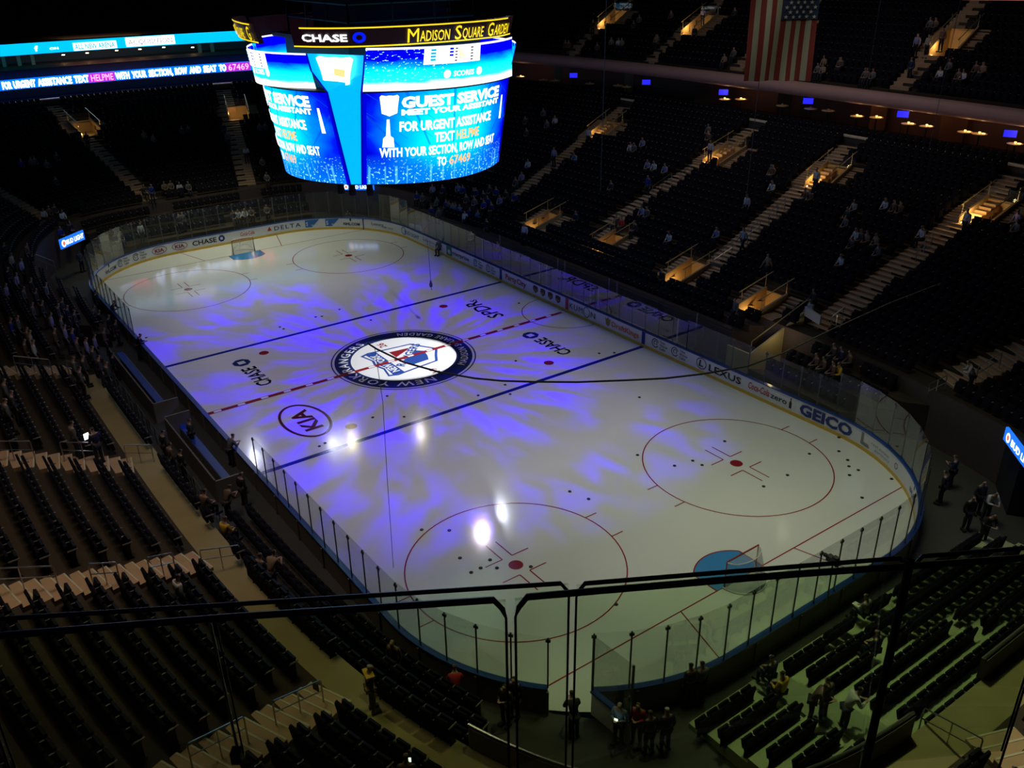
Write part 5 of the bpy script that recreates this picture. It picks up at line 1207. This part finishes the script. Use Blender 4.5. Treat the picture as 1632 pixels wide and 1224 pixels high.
def make_person(pose):
    J = pose_joints(pose); nd = {k: (*v, rad(k)) for k, v in J.items()}; E = [('pel', 'sp'), ('sp', 'ch'), ('ch', 'nk'), ('nk', 'hd0'), ('hd0', 'hd'), ('hd', 'hd2'), ('hd', 'nose'), ('hd0', 'chin')]
    for n in 'LR':
        E += [('ch', 'sh'+n), ('sh'+n, 'el'+n), ('el'+n, 'wr'+n), ('wr'+n, 'pm'+n), ('wr'+n, 't0'+n), ('t0'+n, 't1'+n), ('pel', 'hp'+n), ('hp'+n, 'kn'+n), ('kn'+n, 'an'+n), ('an'+n, 'to'+n)]
        for i in range(4): E += [('pm'+n, 'f%d%s' % (i, n)), ('f%d%s' % (i, n), 'g%d%s' % (i, n))]
    r = {}
    r['body'] = skin_mesh('body', nd, E, 'pel', 1)
    big = lambda k, d: (*J[k], tuple(x+d for x in rad(k)) if isinstance(rad(k), tuple) else rad(k)+d)
    S = {k: big(k, .022) for k in ('pel', 'sp', 'ch')}; S['nk0'] = (*[a*.6+c*.4 for a, c in zip(J['ch'], J['nk'])], .085); E2 = [('pel', 'sp'), ('sp', 'ch'), ('ch', 'nk0')]
    for n in 'LR':
        for k in ('sh', 'el'): S[k+n] = big(k+n, .022)
        S['cu'+n] = (*[a*.12+c*.88 for a, c in zip(J['el'+n], J['wr'+n])], .044); E2 += [('ch', 'sh'+n), ('sh'+n, 'el'+n), ('el'+n, 'cu'+n)]
    r['shirt'] = skin_mesh('shirt', S, E2, 'pel', 1)
    T = {'pel': big('pel', .010)}; E3 = []
    for n in 'LR':
        for k in ('hp', 'kn', 'an'): T[k+n] = big(k+n, .022)
        E3 += [('pel', 'hp'+n), ('hp'+n, 'kn'+n), ('kn'+n, 'an'+n)]
    r['trousers'] = skin_mesh('trousers', T, E3, 'pel', 1)
    h = J['hd']; Hn = {'a': (0, h[1]-.035, h[2]-.04, .07), 'b': (0, h[1]-.025, h[2]+.03, (.088, .085)), 'c': (0, h[1]-.005, h[2]+.085, .066)}
    r['hair'] = skin_mesh('hair', Hn, [('a', 'b'), ('b', 'c')], 'a', 1)
    b = MB()
    for s in (-1, 1): b.lathe([(.0, -.012), (.011, 0), (.0, .012)], c=(s*.034, h[1]+.088, h[2]+.0), n=6)
    r['eyes'] = b.mesh('eyes', EYE)
    b = MB()
    for n in 'LR':
        a, t_ = J['an'+n], J['to'+n]; b.box(((a[0]+t_[0])/2, (a[1]+t_[1])/2+.01, a[2]-.035), (.105, .29, .10))
    r['shoes'] = b.mesh('shoes', SHO)
    for k, m in (('body', SKIN), ('shirt', SKIN), ('trousers', SKIN), ('hair', SKIN)): r[k].materials.clear(); r[k].materials.append(m)
    return r
POSES = {p: make_person(p) for p in ('stand', 'sit', 'lean', 'phone', 'walk')}
SITTERS = []; rnd = random.Random(3)
SH = {'white': (.60, .60, .64), 'black': (.015, .015, .018), 'blue': (.02, .04, .30), 'grey': (.13, .13, .14), 'pale blue': (.22, .30, .45), 'red': (.45, .02, .03), 'yellow': (.75, .45, .02), 'brown': (.14, .08, .06), 'navy': (.015, .02, .08), 'lilac': (.30, .28, .5), 'dark grey': (.05, .05, .055), 'tan': (.28, .2, .13), 'cream': (.42, .36, .28)}
def person(px, py, pose, col, where, face=None, hair=None, trs=None, floor_z=None, scale=1.0, dmin=-99, dmax=99, hgt=None):
    h = hgt if hgt is not None else (.75 if pose == 'sit' else .95)
    if floor_z is not None:
        P = at_z(px, py, floor_z+h); x, y, z = P[0], P[1], floor_z
    else:
        P, d = hit(px, py, h, dmin, dmax); x, y = P[0], P[1]; z = zfloor(d)
        if pose == 'sit' and D0 < d < D0+NROW*PITCH:      # slide onto the row's seats
            k = int((d-D0)/PITCH); tgt = D0+k*PITCH+.52; r = math.hypot(x, y); f = 1+(tgt-d)/max(r, 1); x *= f; y *= f; z = Z0+k*RISE
        elif pose == 'sit' and d > U0:
            k = int((d-U0)/UP); tgt = U0+k*UP+.5; r = math.hypot(x, y); f = 1+(tgt-d)/max(r, 1); x *= f; y *= f; z = UZ+k*UR
        elif pose == 'sit' and 1.25 < d < 4.0 and not in_low(x, y):
            k = min(2, int((d-1.25)/.92)); tgt = 1.25+k*.92+.55; f = 1+(tgt-d)/max(math.hypot(x, y), 1); x *= f; y *= f; z = .9+k*.55
        if in_low(x, y):
            if pose == 'sit': x = 31.25+max(0, min(6, int((x-31.25)/.80)))*.80+.54
            z = zlow(x) if x > 31.25 else 0.
            if face is None: face = PI
    if face is None: face = math.atan2(-y*1.2, -x*.6 if abs(x) < 25 else -x)
    t = thing('person', '', 'person', (x, y, z), face-PI/2)
    t['label'] = where; t.scale = (scale,)*3; M_ = POSES[pose]
    for k, m in (('body', SKIN), ('shirt', M('shirt_'+col.replace(' ', '_'), SH[col], .8)), ('trousers', trs or TRS[rnd.randrange(2)]), ('hair', hair or HAIRS[rnd.randrange(2)]), ('eyes', EYE), ('shoes', SHO)):
        o = bpy.data.objects.new(k, M_[k]); COL.objects.link(o); o.parent = t
        o.material_slots[0].link = 'OBJECT'; o.material_slots[0].material = m
    if pose == 'sit' or 3.4 < dof(x, y) < 5.3: SITTERS.append((x, y))
    return t
def acc(t, name, loc, dim, m):
    o = MB().box(loc, dim).build(name, m, t); return o
PAPER = M('paper_white', (.7, .7, .68), .7, noise=0); PHONE_SHEET = M('phone_sheet_glow', (.9, .95, 1.0), emit=2.5, noise=0)
# near people, each described
t = person(590, 1095, 'stand', 'black', 'person from behind in black and yellow jersey with 33, on the near walkway', hair=M('cap_light', (.3, .3, .3), .6), trs=TRS[2], face=R(80), floor_z=2.9)
yk = {'ch': None}; Mj = M('jersey_yellow', (.70, .42, .02), .7)
b = MB(); b.box((0, -.01, 1.45), (.44, .25, .10)); b.build('yoke', Mj, t, smooth=False)
v, f, w = text2d('33', .03); MB().add([(-(x/w-.5)*.24*-1, -.145, 1.14+y*.2) for x, y in v], f).build('number', M('jersey_number', (.45, .4, .3), .7), t)
MB().box((0, -.01, .93), (.37, .27, .05)).build('hem_stripe', Mj, t)
person(287, 948, 'stand', 'white', 'person in a white shirt walking down beside the lowest left aisle', face=R(100), floor_z=3.1)
person(363, 905, 'sit', 'yellow', 'seated person in a bright yellow and black jacket near the lower left aisle', dmax=3.95); person(345, 900, 'sit', 'brown', 'seated person in dark brown beside the one in the yellow jacket', dmax=3.95)
person(412, 893, 'sit', 'dark grey', 'hunched seated person in dark grey by the rail below the yellow jacket', dmax=3.95); person(430, 903, 'lean', 'tan', 'person leaning over in a pale tan top near the near left boards')
t = person(153, 706, 'phone', 'navy', 'dark dressed person holding up a white sheet on the second left aisle', face=R(200)); acc(t, 'paper', (-.1, .45, 1.25), (.22, .02, .28), PHONE_SHEET)  # the sheet glows by itself, its brightness put into the material
person(118, 698, 'stand', 'grey', 'person in a grey hooded top behind the one with the white sheet')
for i, (x, y, c) in enumerate([(262, 710, 'black'), (273, 730, 'brown'), (290, 740, 'black'), (304, 690, 'dark grey')]): person(x, y, 'stand', c, '%s from the left of the dark huddle standing behind the team bench' % ORD[i], floor_z=0 if i > 1 else 1.0)
person(360, 800, 'lean', 'brown', 'person in brown bending over beside the boards below the team bench', floor_z=0); person(386, 778, 'stand', 'black', 'dark person at the near end of the team bench', floor_z=0); person(365, 716, 'lean', 'grey', 'small grey figure leaning on the boards at the team bench', floor_z=0)
person(628, 1050, 'stand', 'brown', 'tall fair haired person standing by the near left glass', floor_z=.7, hair=M('hair_fair', (.30, .22, .12), .7), face=R(-60)); person(726, 1098, 'lean', 'red', 'person in red bending at the rail left of the open gate', floor_z=0)
person(806, 1120, 'phone', 'black', 'person holding something, in front of the suited one at the gate', floor_z=0, face=R(-70)); person(820, 1108, 'stand', 'navy', 'dark suited person standing at the open rink gate', floor_z=0, hair=HAIRS[0], face=R(-60)); person(702, 1160, 'lean', 'dark grey', 'person in dark clothes left of the pit by the near seats', floor_z=0)
t = person(987, 1150, 'phone', 'pale blue', 'person in a pale blue shirt looking at a glowing phone by the gate glass', floor_z=0, hair=HAIRS[2], face=R(-65)); acc(t, 'phone', (0, .30, 1.30), (.12, .02, .10), PHONE_SHEET)
person(1016, 1150, 'phone', 'red', 'person in a dark red jacket beside the pale blue shirt', floor_z=0, face=R(-60)); person(1062, 1160, 'stand', 'navy', 'person in a white cap at the bottom of the near end rail', floor_z=0, hair=M('cap_white', (.6, .6, .6), .7)); person(1036, 1165, 'stand', 'black', 'dark person between the red jacket and the white cap', floor_z=0)
t = person(1118, 1085, 'stand', 'grey', 'person in a white and dark jersey standing at the near end boards', floor_z=0); person(1100, 1088, 'stand', 'dark grey', 'person in dark grey close beside the white and dark jersey', floor_z=0)
person(915, 1140, 'lean', 'black', 'person crouched over dark equipment in the open gateway', floor_z=0)
t = person(1380, 975, 'sit', 'grey', 'seated person in pale grey holding a sheet of paper in the near right rows', dmax=3.9); acc(t, 'paper', (.05, .42, .62), (.22, .28, .01), PAPER); person(1392, 1000, 'sit', 'black', 'dark person seated just below the pale grey one', dmax=3.9)
person(1356, 1095, 'lean', 'white', 'usher in a black vest and white shirt leaning over the near right rows', dmax=3.9, face=R(60)).name = 'person'
person(1300, 1090, 'lean', 'brown', 'person in brown bending, left of the white sleeved usher', dmax=3.9, face=R(30)); person(1322, 1085, 'stand', 'dark grey', 'dark grey figure between the brown one and the usher', dmax=3.9)
person(1232, 1078, 'sit', 'navy', 'seated person in navy in the front row of the near right section', dmax=3.9); person(1256, 1075, 'sit', 'yellow', 'seated person with yellow on dark clothes, front of the near right section', dmax=3.9)
t = person(648, 1212, 'sit', 'dark grey', 'seated person with a glowing phone at the bottom edge of the photo', dmax=9); acc(t, 'phone', (.05, .38, .80), (.08, .02, .14), PHONE_SHEET)
t = person(1551, 597, 'lean', 'white', 'man in a white shirt leaning down on the right corner stairs', face=R(-140))
for i, (x, y, c, p) in enumerate([(1504, 775, 'black', 'stand'), (1520, 750, 'navy', 'phone'), (1545, 815, 'black', 'stand'), (1562, 790, 'dark grey', 'stand'), (1576, 800, 'white', 'lean'), (1572, 835, 'black', 'lean')]): person(x, y, p, c, '%s from left of people standing by the curtained corner, in %s' % (ORD[i], c), floor_z=0, face=R(-30) if i > 1 else R(190))
# ushers at the far tunnels and aisles
for x, y, c, w_, p in [(938, 212, 'white', 'usher in a dark vest at the far tunnel nearest the scoreboard', 'stand'), (1132, 240, 'white', 'usher in a dark vest at the second high far tunnel', 'stand'), (1301, 284, 'white', 'usher in white sleeves at the third high far tunnel', 'stand'), (1541, 348, 'white', 'usher in dark at the lit tunnel nearest the right edge', 'stand'), (1055, 435, 'black', 'dark usher standing beside the third small glowing tunnel', 'stand'), (836, 372, 'white', 'person beside the leftmost small glowing tunnel', 'stand'), (776, 357, 'black', 'dark figure below the pale board by the stairs left of the small tunnels', 'stand'),
                   (1185, 378, 'pale blue', 'man in a pale blue shirt on the third far aisle', 'walk'), (1033, 290, 'blue', 'person in blue walking on the second far aisle', 'stand'), (1190, 326, 'white', 'lone person in white halfway up between the second and third far aisles', 'stand'), (1224, 418, 'tan', 'lone striding person below the third far aisle', 'walk'), (918, 253, 'pale blue', 'person bending on the far aisle nearest the scoreboard', 'lean'), (883, 248, 'lilac', 'person standing left of the far aisle nearest the scoreboard', 'stand'), (741, 343, 'white', 'person in a white jersey standing below the blue crowd', 'stand'), (1172, 490, 'grey', 'person beside the fourth small glowing tunnel', 'stand'),
                   (797, 400, 'black', 'person in black with pale sleeves just above the far glass', 'lean'), (227, 380, 'white', 'person in white standing behind the far left glass', 'stand'), (290, 345, 'grey', 'person in grey standing behind the far goal end glass', 'stand'), (285, 352, 'dark grey', 'shorter person beside the grey one behind the far glass', 'stand'),
                   (125, 218, 'black', 'left one of the two ushers at the far end left tunnel', 'stand'), (138, 220, 'black', 'right one of the two ushers at the far end left tunnel', 'stand'), (357, 208, 'navy', 'usher at the orange lit far end tunnel', 'stand'), (363, 220, 'grey', 'person just below the usher at the orange lit far end tunnel', 'stand'), (392, 245, 'white', 'person on the far end stairs beside the scoreboard', 'lean'), (242, 308, 'blue', 'person in blue at the foot of the far end left aisle', 'stand')]:
    person(x, y, p, c, w_)
def crowd(lst, where, pose='sit', cols=None, **k):
    lst = sorted(lst)
    for i, q in enumerate(lst):
        c = q[2] if len(q) > 2 else rnd.choice(cols); p = q[3] if len(q) > 3 else pose
        person(q[0], q[1], p, c, '%s from left %s, in %s' % (ORD[i], where, c), **k)
crowd([(838, 190, 'dark grey'), (867, 177, 'grey'), (873, 196, 'grey'), (883, 195, 'white'), (838, 215, 'dark grey'), (843, 258, 'white'), (830, 285, 'lilac'), (822, 290, 'grey')], 'of scattered people seated right of the scoreboard')
crowd([(1003, 236, 'white'), (1010, 236, 'grey'), (1024, 228, 'lilac'), (1031, 264, 'lilac'), (1045, 262, 'white'), (1064, 265, 'lilac'), (974, 295, 'dark grey')], 'of people seated below the second high far tunnel')
crowd([(996, 350, 'red'), (988, 347, 'brown'), (1024, 335, 'lilac'), (1035, 336, 'grey'), (1060, 382, 'white'), (1140, 372, 'lilac'), (1010, 362, 'dark grey'), (918, 345, 'navy')], 'of people seated in the middle of the far stand')
crowd([(1228, 272, 'brown'), (1236, 270, 'brown'), (1229, 298, 'white'), (1290, 305, 'brown'), (1300, 307, 'brown'), (1125, 210, 'grey'), (1133, 213, 'dark grey')], 'of people seated around the third far aisle top')
crowd([(1363, 328, 'cream'), (1408, 327, 'white'), (1424, 330, 'brown'), (1432, 332, 'brown'), (1347, 342, 'dark grey'), (1353, 351, 'grey'), (1364, 373, 'white'), (1376, 374, 'brown'), (1386, 376, 'tan'), (1394, 384, 'tan'), (1408, 396, 'grey'), (1357, 388, 'dark grey')], 'of loose group seated left of the longest far aisle')
crowd([(1296, 472, 'dark grey'), (1302, 484, 'white'), (1334, 418, 'white'), (1463, 373, 'white'), (1624, 345, 'lilac'), (1626, 360, 'grey')], 'of the single people seated around the longest far aisle')
crowd([(1311, 566, 'brown'), (1325, 556, 'dark grey'), (1333, 563, 'navy'), (1318, 574, 'brown'), (1340, 574, 'brown'), (1352, 580, 'yellow'), (1330, 582, 'brown')], 'of the group seated by the tan corner entrance', dmax=4.6)
bl = [(665, 305), (674, 312), (690, 306), (697, 318), (706, 304), (712, 316), (716, 326), (722, 333), (727, 322), (733, 333), (737, 308), (744, 322), (750, 334), (755, 309), (757, 326), (763, 338), (770, 314), (772, 330), (778, 322), (784, 334), (790, 308), (797, 318), (806, 311), (818, 318), (822, 312), (700, 332), (688, 328), (760, 302), (730, 300), (780, 303)]
crowd([(x, y) for x, y in bl], 'of blue crowd beside far glass', cols=['blue', 'navy', 'grey', 'blue', 'dark grey', 'lilac'])
fe = [(75, 345, 'white', 'sit'), (83, 340, 'brown', 'sit'), (92, 338, 'dark grey', 'sit'), (100, 348, 'white', 'sit'), (105, 352, 'blue', 'sit'), (112, 360, 'navy', 'sit'), (95, 366, 'blue', 'sit'), (50, 258, 'grey', 'sit'), (58, 260, 'grey', 'sit'), (70, 258, 'grey', 'sit'), (37, 264, 'blue', 'sit'), (88, 248, 'dark grey', 'sit'), (90, 290, 'dark grey', 'sit')]
crowd(fe, 'of people seated in the far left stand')
crowd([(228, 300, 'dark grey'), (260, 295, 'tan'), (272, 295, 'tan'), (286, 300, 'white'), (300, 299, 'grey'), (232, 219, 'tan'), (243, 219, 'tan'), (290, 208, 'dark grey'), (300, 207, 'dark grey'), (415, 205, 'grey'), (424, 204, 'grey'), (426, 290, 'grey'), (418, 258, 'grey')], 'of people seated at the far end')
crowd([(198, 384, 'grey'), (190, 390, 'dark grey'), (375, 352, 'dark grey'), (383, 353, 'white'), (394, 355, 'white'), (404, 354, 'grey'), (428, 345, 'grey'), (555, 345, 'grey'), (700, 392, 'grey'), (752, 372, 'grey')], 'of the faint people behind the far glass')
lc = [(8, 400), (20, 420, 'cream'), (14, 440), (28, 452), (45, 405), (36, 430), (12, 470), (40, 475), (52, 462), (60, 480), (76, 470), (70, 500), (54, 500), (84, 520), (95, 505), (100, 488), (108, 500), (100, 525), (120, 510), (106, 540), (118, 545, 'blue'), (125, 560), (45, 540, 'brown'), (40, 555, 'brown'), (55, 560, 'white'), (50, 545, 'cream'), (30, 520), (18, 520, 'blue'), (90, 545), (140, 560), (150, 575), (160, 590), (135, 590), (120, 592), (172, 600), (150, 540), (165, 530), (8, 620, 'grey'), (20, 640, 'dark grey'), (12, 660), (130, 608)]
crowd(lc, 'of packed crowd standing at left edge', pose='stand', cols=['navy', 'grey', 'dark grey', 'blue', 'black', 'dark grey', 'lilac', 'brown'])
crowd([(128, 415, 'grey', 'stand'), (152, 505, 'grey', 'stand'), (160, 512, 'black', 'stand'), (175, 520, 'navy', 'stand'), (186, 528, 'dark grey', 'stand'), (155, 480, 'dark grey', 'stand'), (178, 495, 'black', 'lean'), (218, 550, 'black', 'lean'), (182, 582, 'black', 'stand')], 'of people standing along the far left boards', floor_z=0)
up = [(976, 62, 'tan'), (987, 64, 'white'), (990, 70, 'tan'), (1012, 34, 'dark grey'), (1018, 32, 'grey'), (1045, 62, 'tan'), (1050, 56, 'dark grey'), (950, 85, 'brown'), (905, 84, 'brown'), (900, 78, 'brown'), (1158, 88, 'tan'), (1168, 84, 'grey'), (1072, 18, 'grey'), (1170, 20, 'dark grey')]
crowd(up, 'of people seated in upper stand left of flag', dmin=U0)
crowd([(1309, 102, 'grey'), (1314, 96, 'tan'), (1335, 105, 'dark grey'), (1340, 98, 'brown'), (1375, 120, 'grey'), (1381, 117, 'brown'), (1388, 121, 'grey'), (1305, 130, 'tan'), (1480, 38, 'grey'), (1488, 38, 'brown'), (1505, 110, 'white'), (1512, 104, 'grey'), (1535, 112, 'brown'), (1542, 114, 'white'), (1550, 110, 'brown'), (1558, 113, 'tan'), (1568, 108, 'brown')], 'of people seated in upper stand right of flag', dmin=U0)
for x, y, c, w_ in [(945, 42, 'black', 'usher at the upper stand tunnel nearest the scoreboard'), (1107, 50, 'black', 'usher at the second upper stand tunnel'), (1121, 18, 'lilac', 'person above the second upper stand tunnel'), (1462, 64, 'lilac', 'left one of two pale shirted people by the upper right stairs'), (1480, 66, 'cream', 'right one of two pale shirted people by the upper right stairs'), (1453, 100, 'navy', 'dark person on the upper right stairs'), (1502, 60, 'brown', 'person in the lit upper right tunnel')]:
    person(x, y, 'stand', c, w_, dmin=U0)

# ================================================================ seats
SEATF = M('seat_fabric', (.008, .0075, .014), .8, noise=.2, spec=.08); SHELL = M('seat_shell', (.006, .006, .007), .5, noise=.1, spec=.15); ARM = M('armrest_grey', (.20, .20, .20), .35, metal=.4, noise=0)
def seat_proto():
    t = thing('folding_seat', 'proto', 'seat')
    b = MB(); b.box((0, -.06, .62), (.46, .07, .52), rx=R(8)).box((0, -.105, .60), (.48, .03, .46), rx=R(8)).box((0, -.05, .22), (.50, .03, .38)); b.build('backrest', SEATF, t)
    b = MB(); b.box((0, .10, .58), (.44, .09, .40), rx=R(-14)).box((0, .145, .57), (.42, .02, .36), rx=R(-14)); b.build('seat', SHELL, t)
    b = MB(); b.box((.26, .05, .66), (.045, .34, .035)); b.build('armrest', ARM, t)
    b = MB(); b.box((.26, .03, .33), (.035, .16, .64)).box((.26, .03, .015), (.05, .26, .03)); b.build('standard', SHELL, t)
    return t
sp_ = seat_proto()
def simple_seat():
    V = []; F = []
    def bx(c, d, open_bottom=True):
        n = len(V); x, y, z = d[0]/2, d[1]/2, d[2]/2
        for e in (-1, 1):
            for a, g in ((-1, -1), (1, -1), (1, 1), (-1, 1)): V.append((c[0]+a*x, c[1]+g*y-(e*z*.14 if d[2] > .3 else 0), c[2]+e*z))
        F.extend([tuple(i+n for i in q) for q in ((4, 5, 6, 7), (0, 1, 5, 4), (1, 2, 6, 5), (2, 3, 7, 6), (3, 0, 4, 7))])
    bx((0, -.08, .60), (.47, .09, .54)); bx((0, .10, .50), (.44, .12, .50)); k = len(F); bx((.26, .05, .64), (.04, .32, .04))
    return np.array(V), F, k
sv, sf, sk = simple_seat()
TUNR = TUN
def seat_ok(x, y):
    for a in AISLES:
        u, w = aisle_dist(x, y, a); l = math.hypot(a[2][0]-a[1][0], a[2][1]-a[1][1])
        if w < a[3]/2+.34 and u > -1.2 and dof(x, y) < a[4]+.4: return False
    for r_ in TUN:
        if in_rect(x, y, (r_[0], r_[1], r_[2], r_[3]+.2, r_[4]+1.3), .1): return False
    return True
def seat_ok_up(x, y):
    for (x0, y0, x1, y1) in UPA:
        u, w = aisle_dist(x, y, (0, (x0, y0), (x1, y1)))
        if w < 1.05: return False
    for r_ in TUNU:
        if in_rect(x, y, (r_[0], r_[1], r_[2], r_[3]+.2, r_[4]+1.3), .1): return False
    return True
ALL = []   # (x, y, z, rot, row, run, idx)
def row_of_seats(d, z, ph0, ph1, ok, rid, step=.56):
    ph = ph0; idx = 0; run = 0; last = False; prev = ring(ph, d)
    while ph < ph1:
        p = ring(ph, d); q = ring(ph+.002, d); ds = (q-p).length/.002
        keep = ok(p.x, p.y) and in_view((p.x, p.y, z+.5), 40)
        if keep:
            if not last: run += 1; idx = 0
            idx += 1; tn = math.atan2(q.y-p.y, q.x-p.x); ALL.append((p.x, p.y, z, tn, rid, run, idx)); ph += step/ds
        else: ph += .12/ds
        last = keep
row_of_seats(4.5, 2.9, R(14), R(196), seat_ok, ('B', 0)); row_of_seats(4.2, 2.9, R(200), norm(math.atan2(-14.9, 29.2)), seat_ok, ('W', 0))
for k in range(NROW): row_of_seats(D0+k*PITCH+.52, Z0+k*RISE, 0, 2*PI, seat_ok, ('B', k))
row_of_seats(3.0, 2.0, fa0+.01, fa1-.01, seat_ok, ('F', 0)); row_of_seats(3.75, 2.45, fa0+.01, fa1-.01, seat_ok, ('F', 1))
for a0, a1 in [r_ for r_ in RA if r_ is not r2]:
    for k in range(3): row_of_seats(1.25+k*.92+.55, .9+k*.55, a0+.01, a1-.01, seat_ok, ('A', k))
for k in range(UN-4): row_of_seats(U0+k*UP+.5, UZ+k*UR, R(35), R(158), seat_ok_up, ('U', k))
for k in range(6): row_of_seats(26.2+k*UP+.5, 16.6+k*UR, R(158), R(215), lambda x, y: True, ('V', k))
for k in range(1): row_of_seats(24.6+k*.9, 9.5, R(40), R(140), lambda x, y: True, ('S', k), .62)
# straight low rows behind the near goal
NX0, NP, NR = 31.25, .80, .19
b = MB()
for k in range(7):
    x = NX0+k*NP; xe = x+NP
    b.box(((x+xe)/2, 1.6-(.4 if k > 3 else 0), (.15+k*NR)/2), (NP, 17.6 if k < 4 else 16.4, .15+k*NR))
b.build('seating_terrace', M('low_stand_green', (.42, .48, .28), .8, noise=.12, scale=1.5), kind='structure')
for k in range(7):
    y = -7.2+k*.15; idx = 0; run = 1; last = True
    while y < 9.2:
        x = NX0+k*NP+.56
        if not (-4.6 < y < -2.9) and not (2.9 < y < 3.2):
            if not last: run += 1; idx = 0
            idx += 1; ALL.append((x, y, .15+k*NR, PI/2, ('N', k), run, idx)); last = True
        else: last = False
        y += .54
b = MB()
for k in range(7):
    for e in (0, 1): b.box((NX0+k*NP+e*NP/2+NP/4, -3.75, .15+(k+e*.5)*NR/1+.02), (NP/2-.02, 1.2, .05))
setp(b.build('staircase', M('low_steps', (.26, .30, .18), .8)), 'short pale steps between the low seat rows behind the near goal', 'stairs')
ALL = [s for s in ALL if not any((s[0]-a)**2+(s[1]-c)**2 < .30 for a, c in SITTERS)]
# thin out what no other view can see: seats far behind the scoreboard stay, nearest 300 become things
def vis(s):
    q = to_px((s[0], s[1], s[2]+.6)); return q[2] if (0 < q[0] < 1632 and 0 < q[1] < 1224) else 999
ALL.sort(key=vis)
ind, rest = ALL[:300], ALL[300:]
def where(s):
    x, y = s[0], s[1]; blk = s[4][0]
    if blk == 'N': return 'behind near goal '+('left of steps' if y < -3.7 else ('right of steps' if y < 3 else 'at far right'))
    if y < -12 and x < 8.3: return 'left stand above second aisle'
    if y < -12 and x < 18: return 'left stand above lowest aisle'
    if x < 26.9 and y < -13: return 'bottom left section'
    if y < -3.2: return 'curved bottom section'
    return 'bottom right section'
for i, s in enumerate(ind):
    blk, k = s[4]; tier = {'B': 'upper block', 'A': 'boardside block', 'N': 'low block', 'W': 'walkway edge'}.get(blk, 'block')
    nt_ = ORD[min(s[6], 60)-1]
    lab = 'black seat, %s in %s row%s, %s, %s' % (nt_, ORD[k], '' if s[5] == 1 else ' part ' + ['one', 'two', 'three', 'four', 'five', 'six', 'seven', 'eight', 'nine', 'ten', 'eleven', 'twelve', 'thirteen', 'fourteen', 'fifteen', 'sixteen'][min(15, s[5]-1)], tier, where(s))
    rz = s[3]+ (0 if blk != 'N' else 0)
    if i == 0: sp_.location = s[:3]; sp_.rotation_euler = (0, 0, rz); sp_['label'] = lab; sp_['group'] = 'folding seats in the near stands'
    else:
        c_ = copy_thing(sp_, s[:3], rz, lab, 'folding seats in the near stands')
        if blk == 'N': c_.scale = (1, .85, .78)
n = len(rest); A_ = np.array([[s[0], s[1], s[2], math.cos(s[3]), math.sin(s[3])] for s in rest])
V = np.zeros((n, len(sv), 3)); V[:, :, 0] = A_[:, None, 0]+sv[None, :, 0]*A_[:, None, 3]-sv[None, :, 1]*A_[:, None, 4]; V[:, :, 1] = A_[:, None, 1]+sv[None, :, 0]*A_[:, None, 4]+sv[None, :, 1]*A_[:, None, 3]; V[:, :, 2] = A_[:, None, 2]+sv[None, :, 2]
Fb = np.array(sf); FF = (Fb[None]+(np.arange(n)*len(sv))[:, None, None]).reshape(-1, 4)
me = bpy.data.meshes.new('folding_seat'); me.vertices.add(n*len(sv)); me.vertices.foreach_set('co', V.reshape(-1)); m_ = len(FF)
me.loops.add(m_*4); me.loops.foreach_set('vertex_index', FF.reshape(-1)); me.polygons.add(m_); me.polygons.foreach_set('loop_start', np.arange(m_)*4)
me.materials.append(SEATF); me.materials.append(ARM); mi = np.zeros(len(sf), int); mi[sk:] = 1; me.polygons.foreach_set('material_index', np.tile(mi, n)); me.update(); me.validate()
o = bpy.data.objects.new('folding_seats', me); COL.objects.link(o); setp(o, 'thousands of small dark empty seats filling the stands further away', 'seats', None, 'stuff')
print('seats', len(ALL), 'people', len([1 for x in bpy.data.objects if x.name.startswith('person')]))
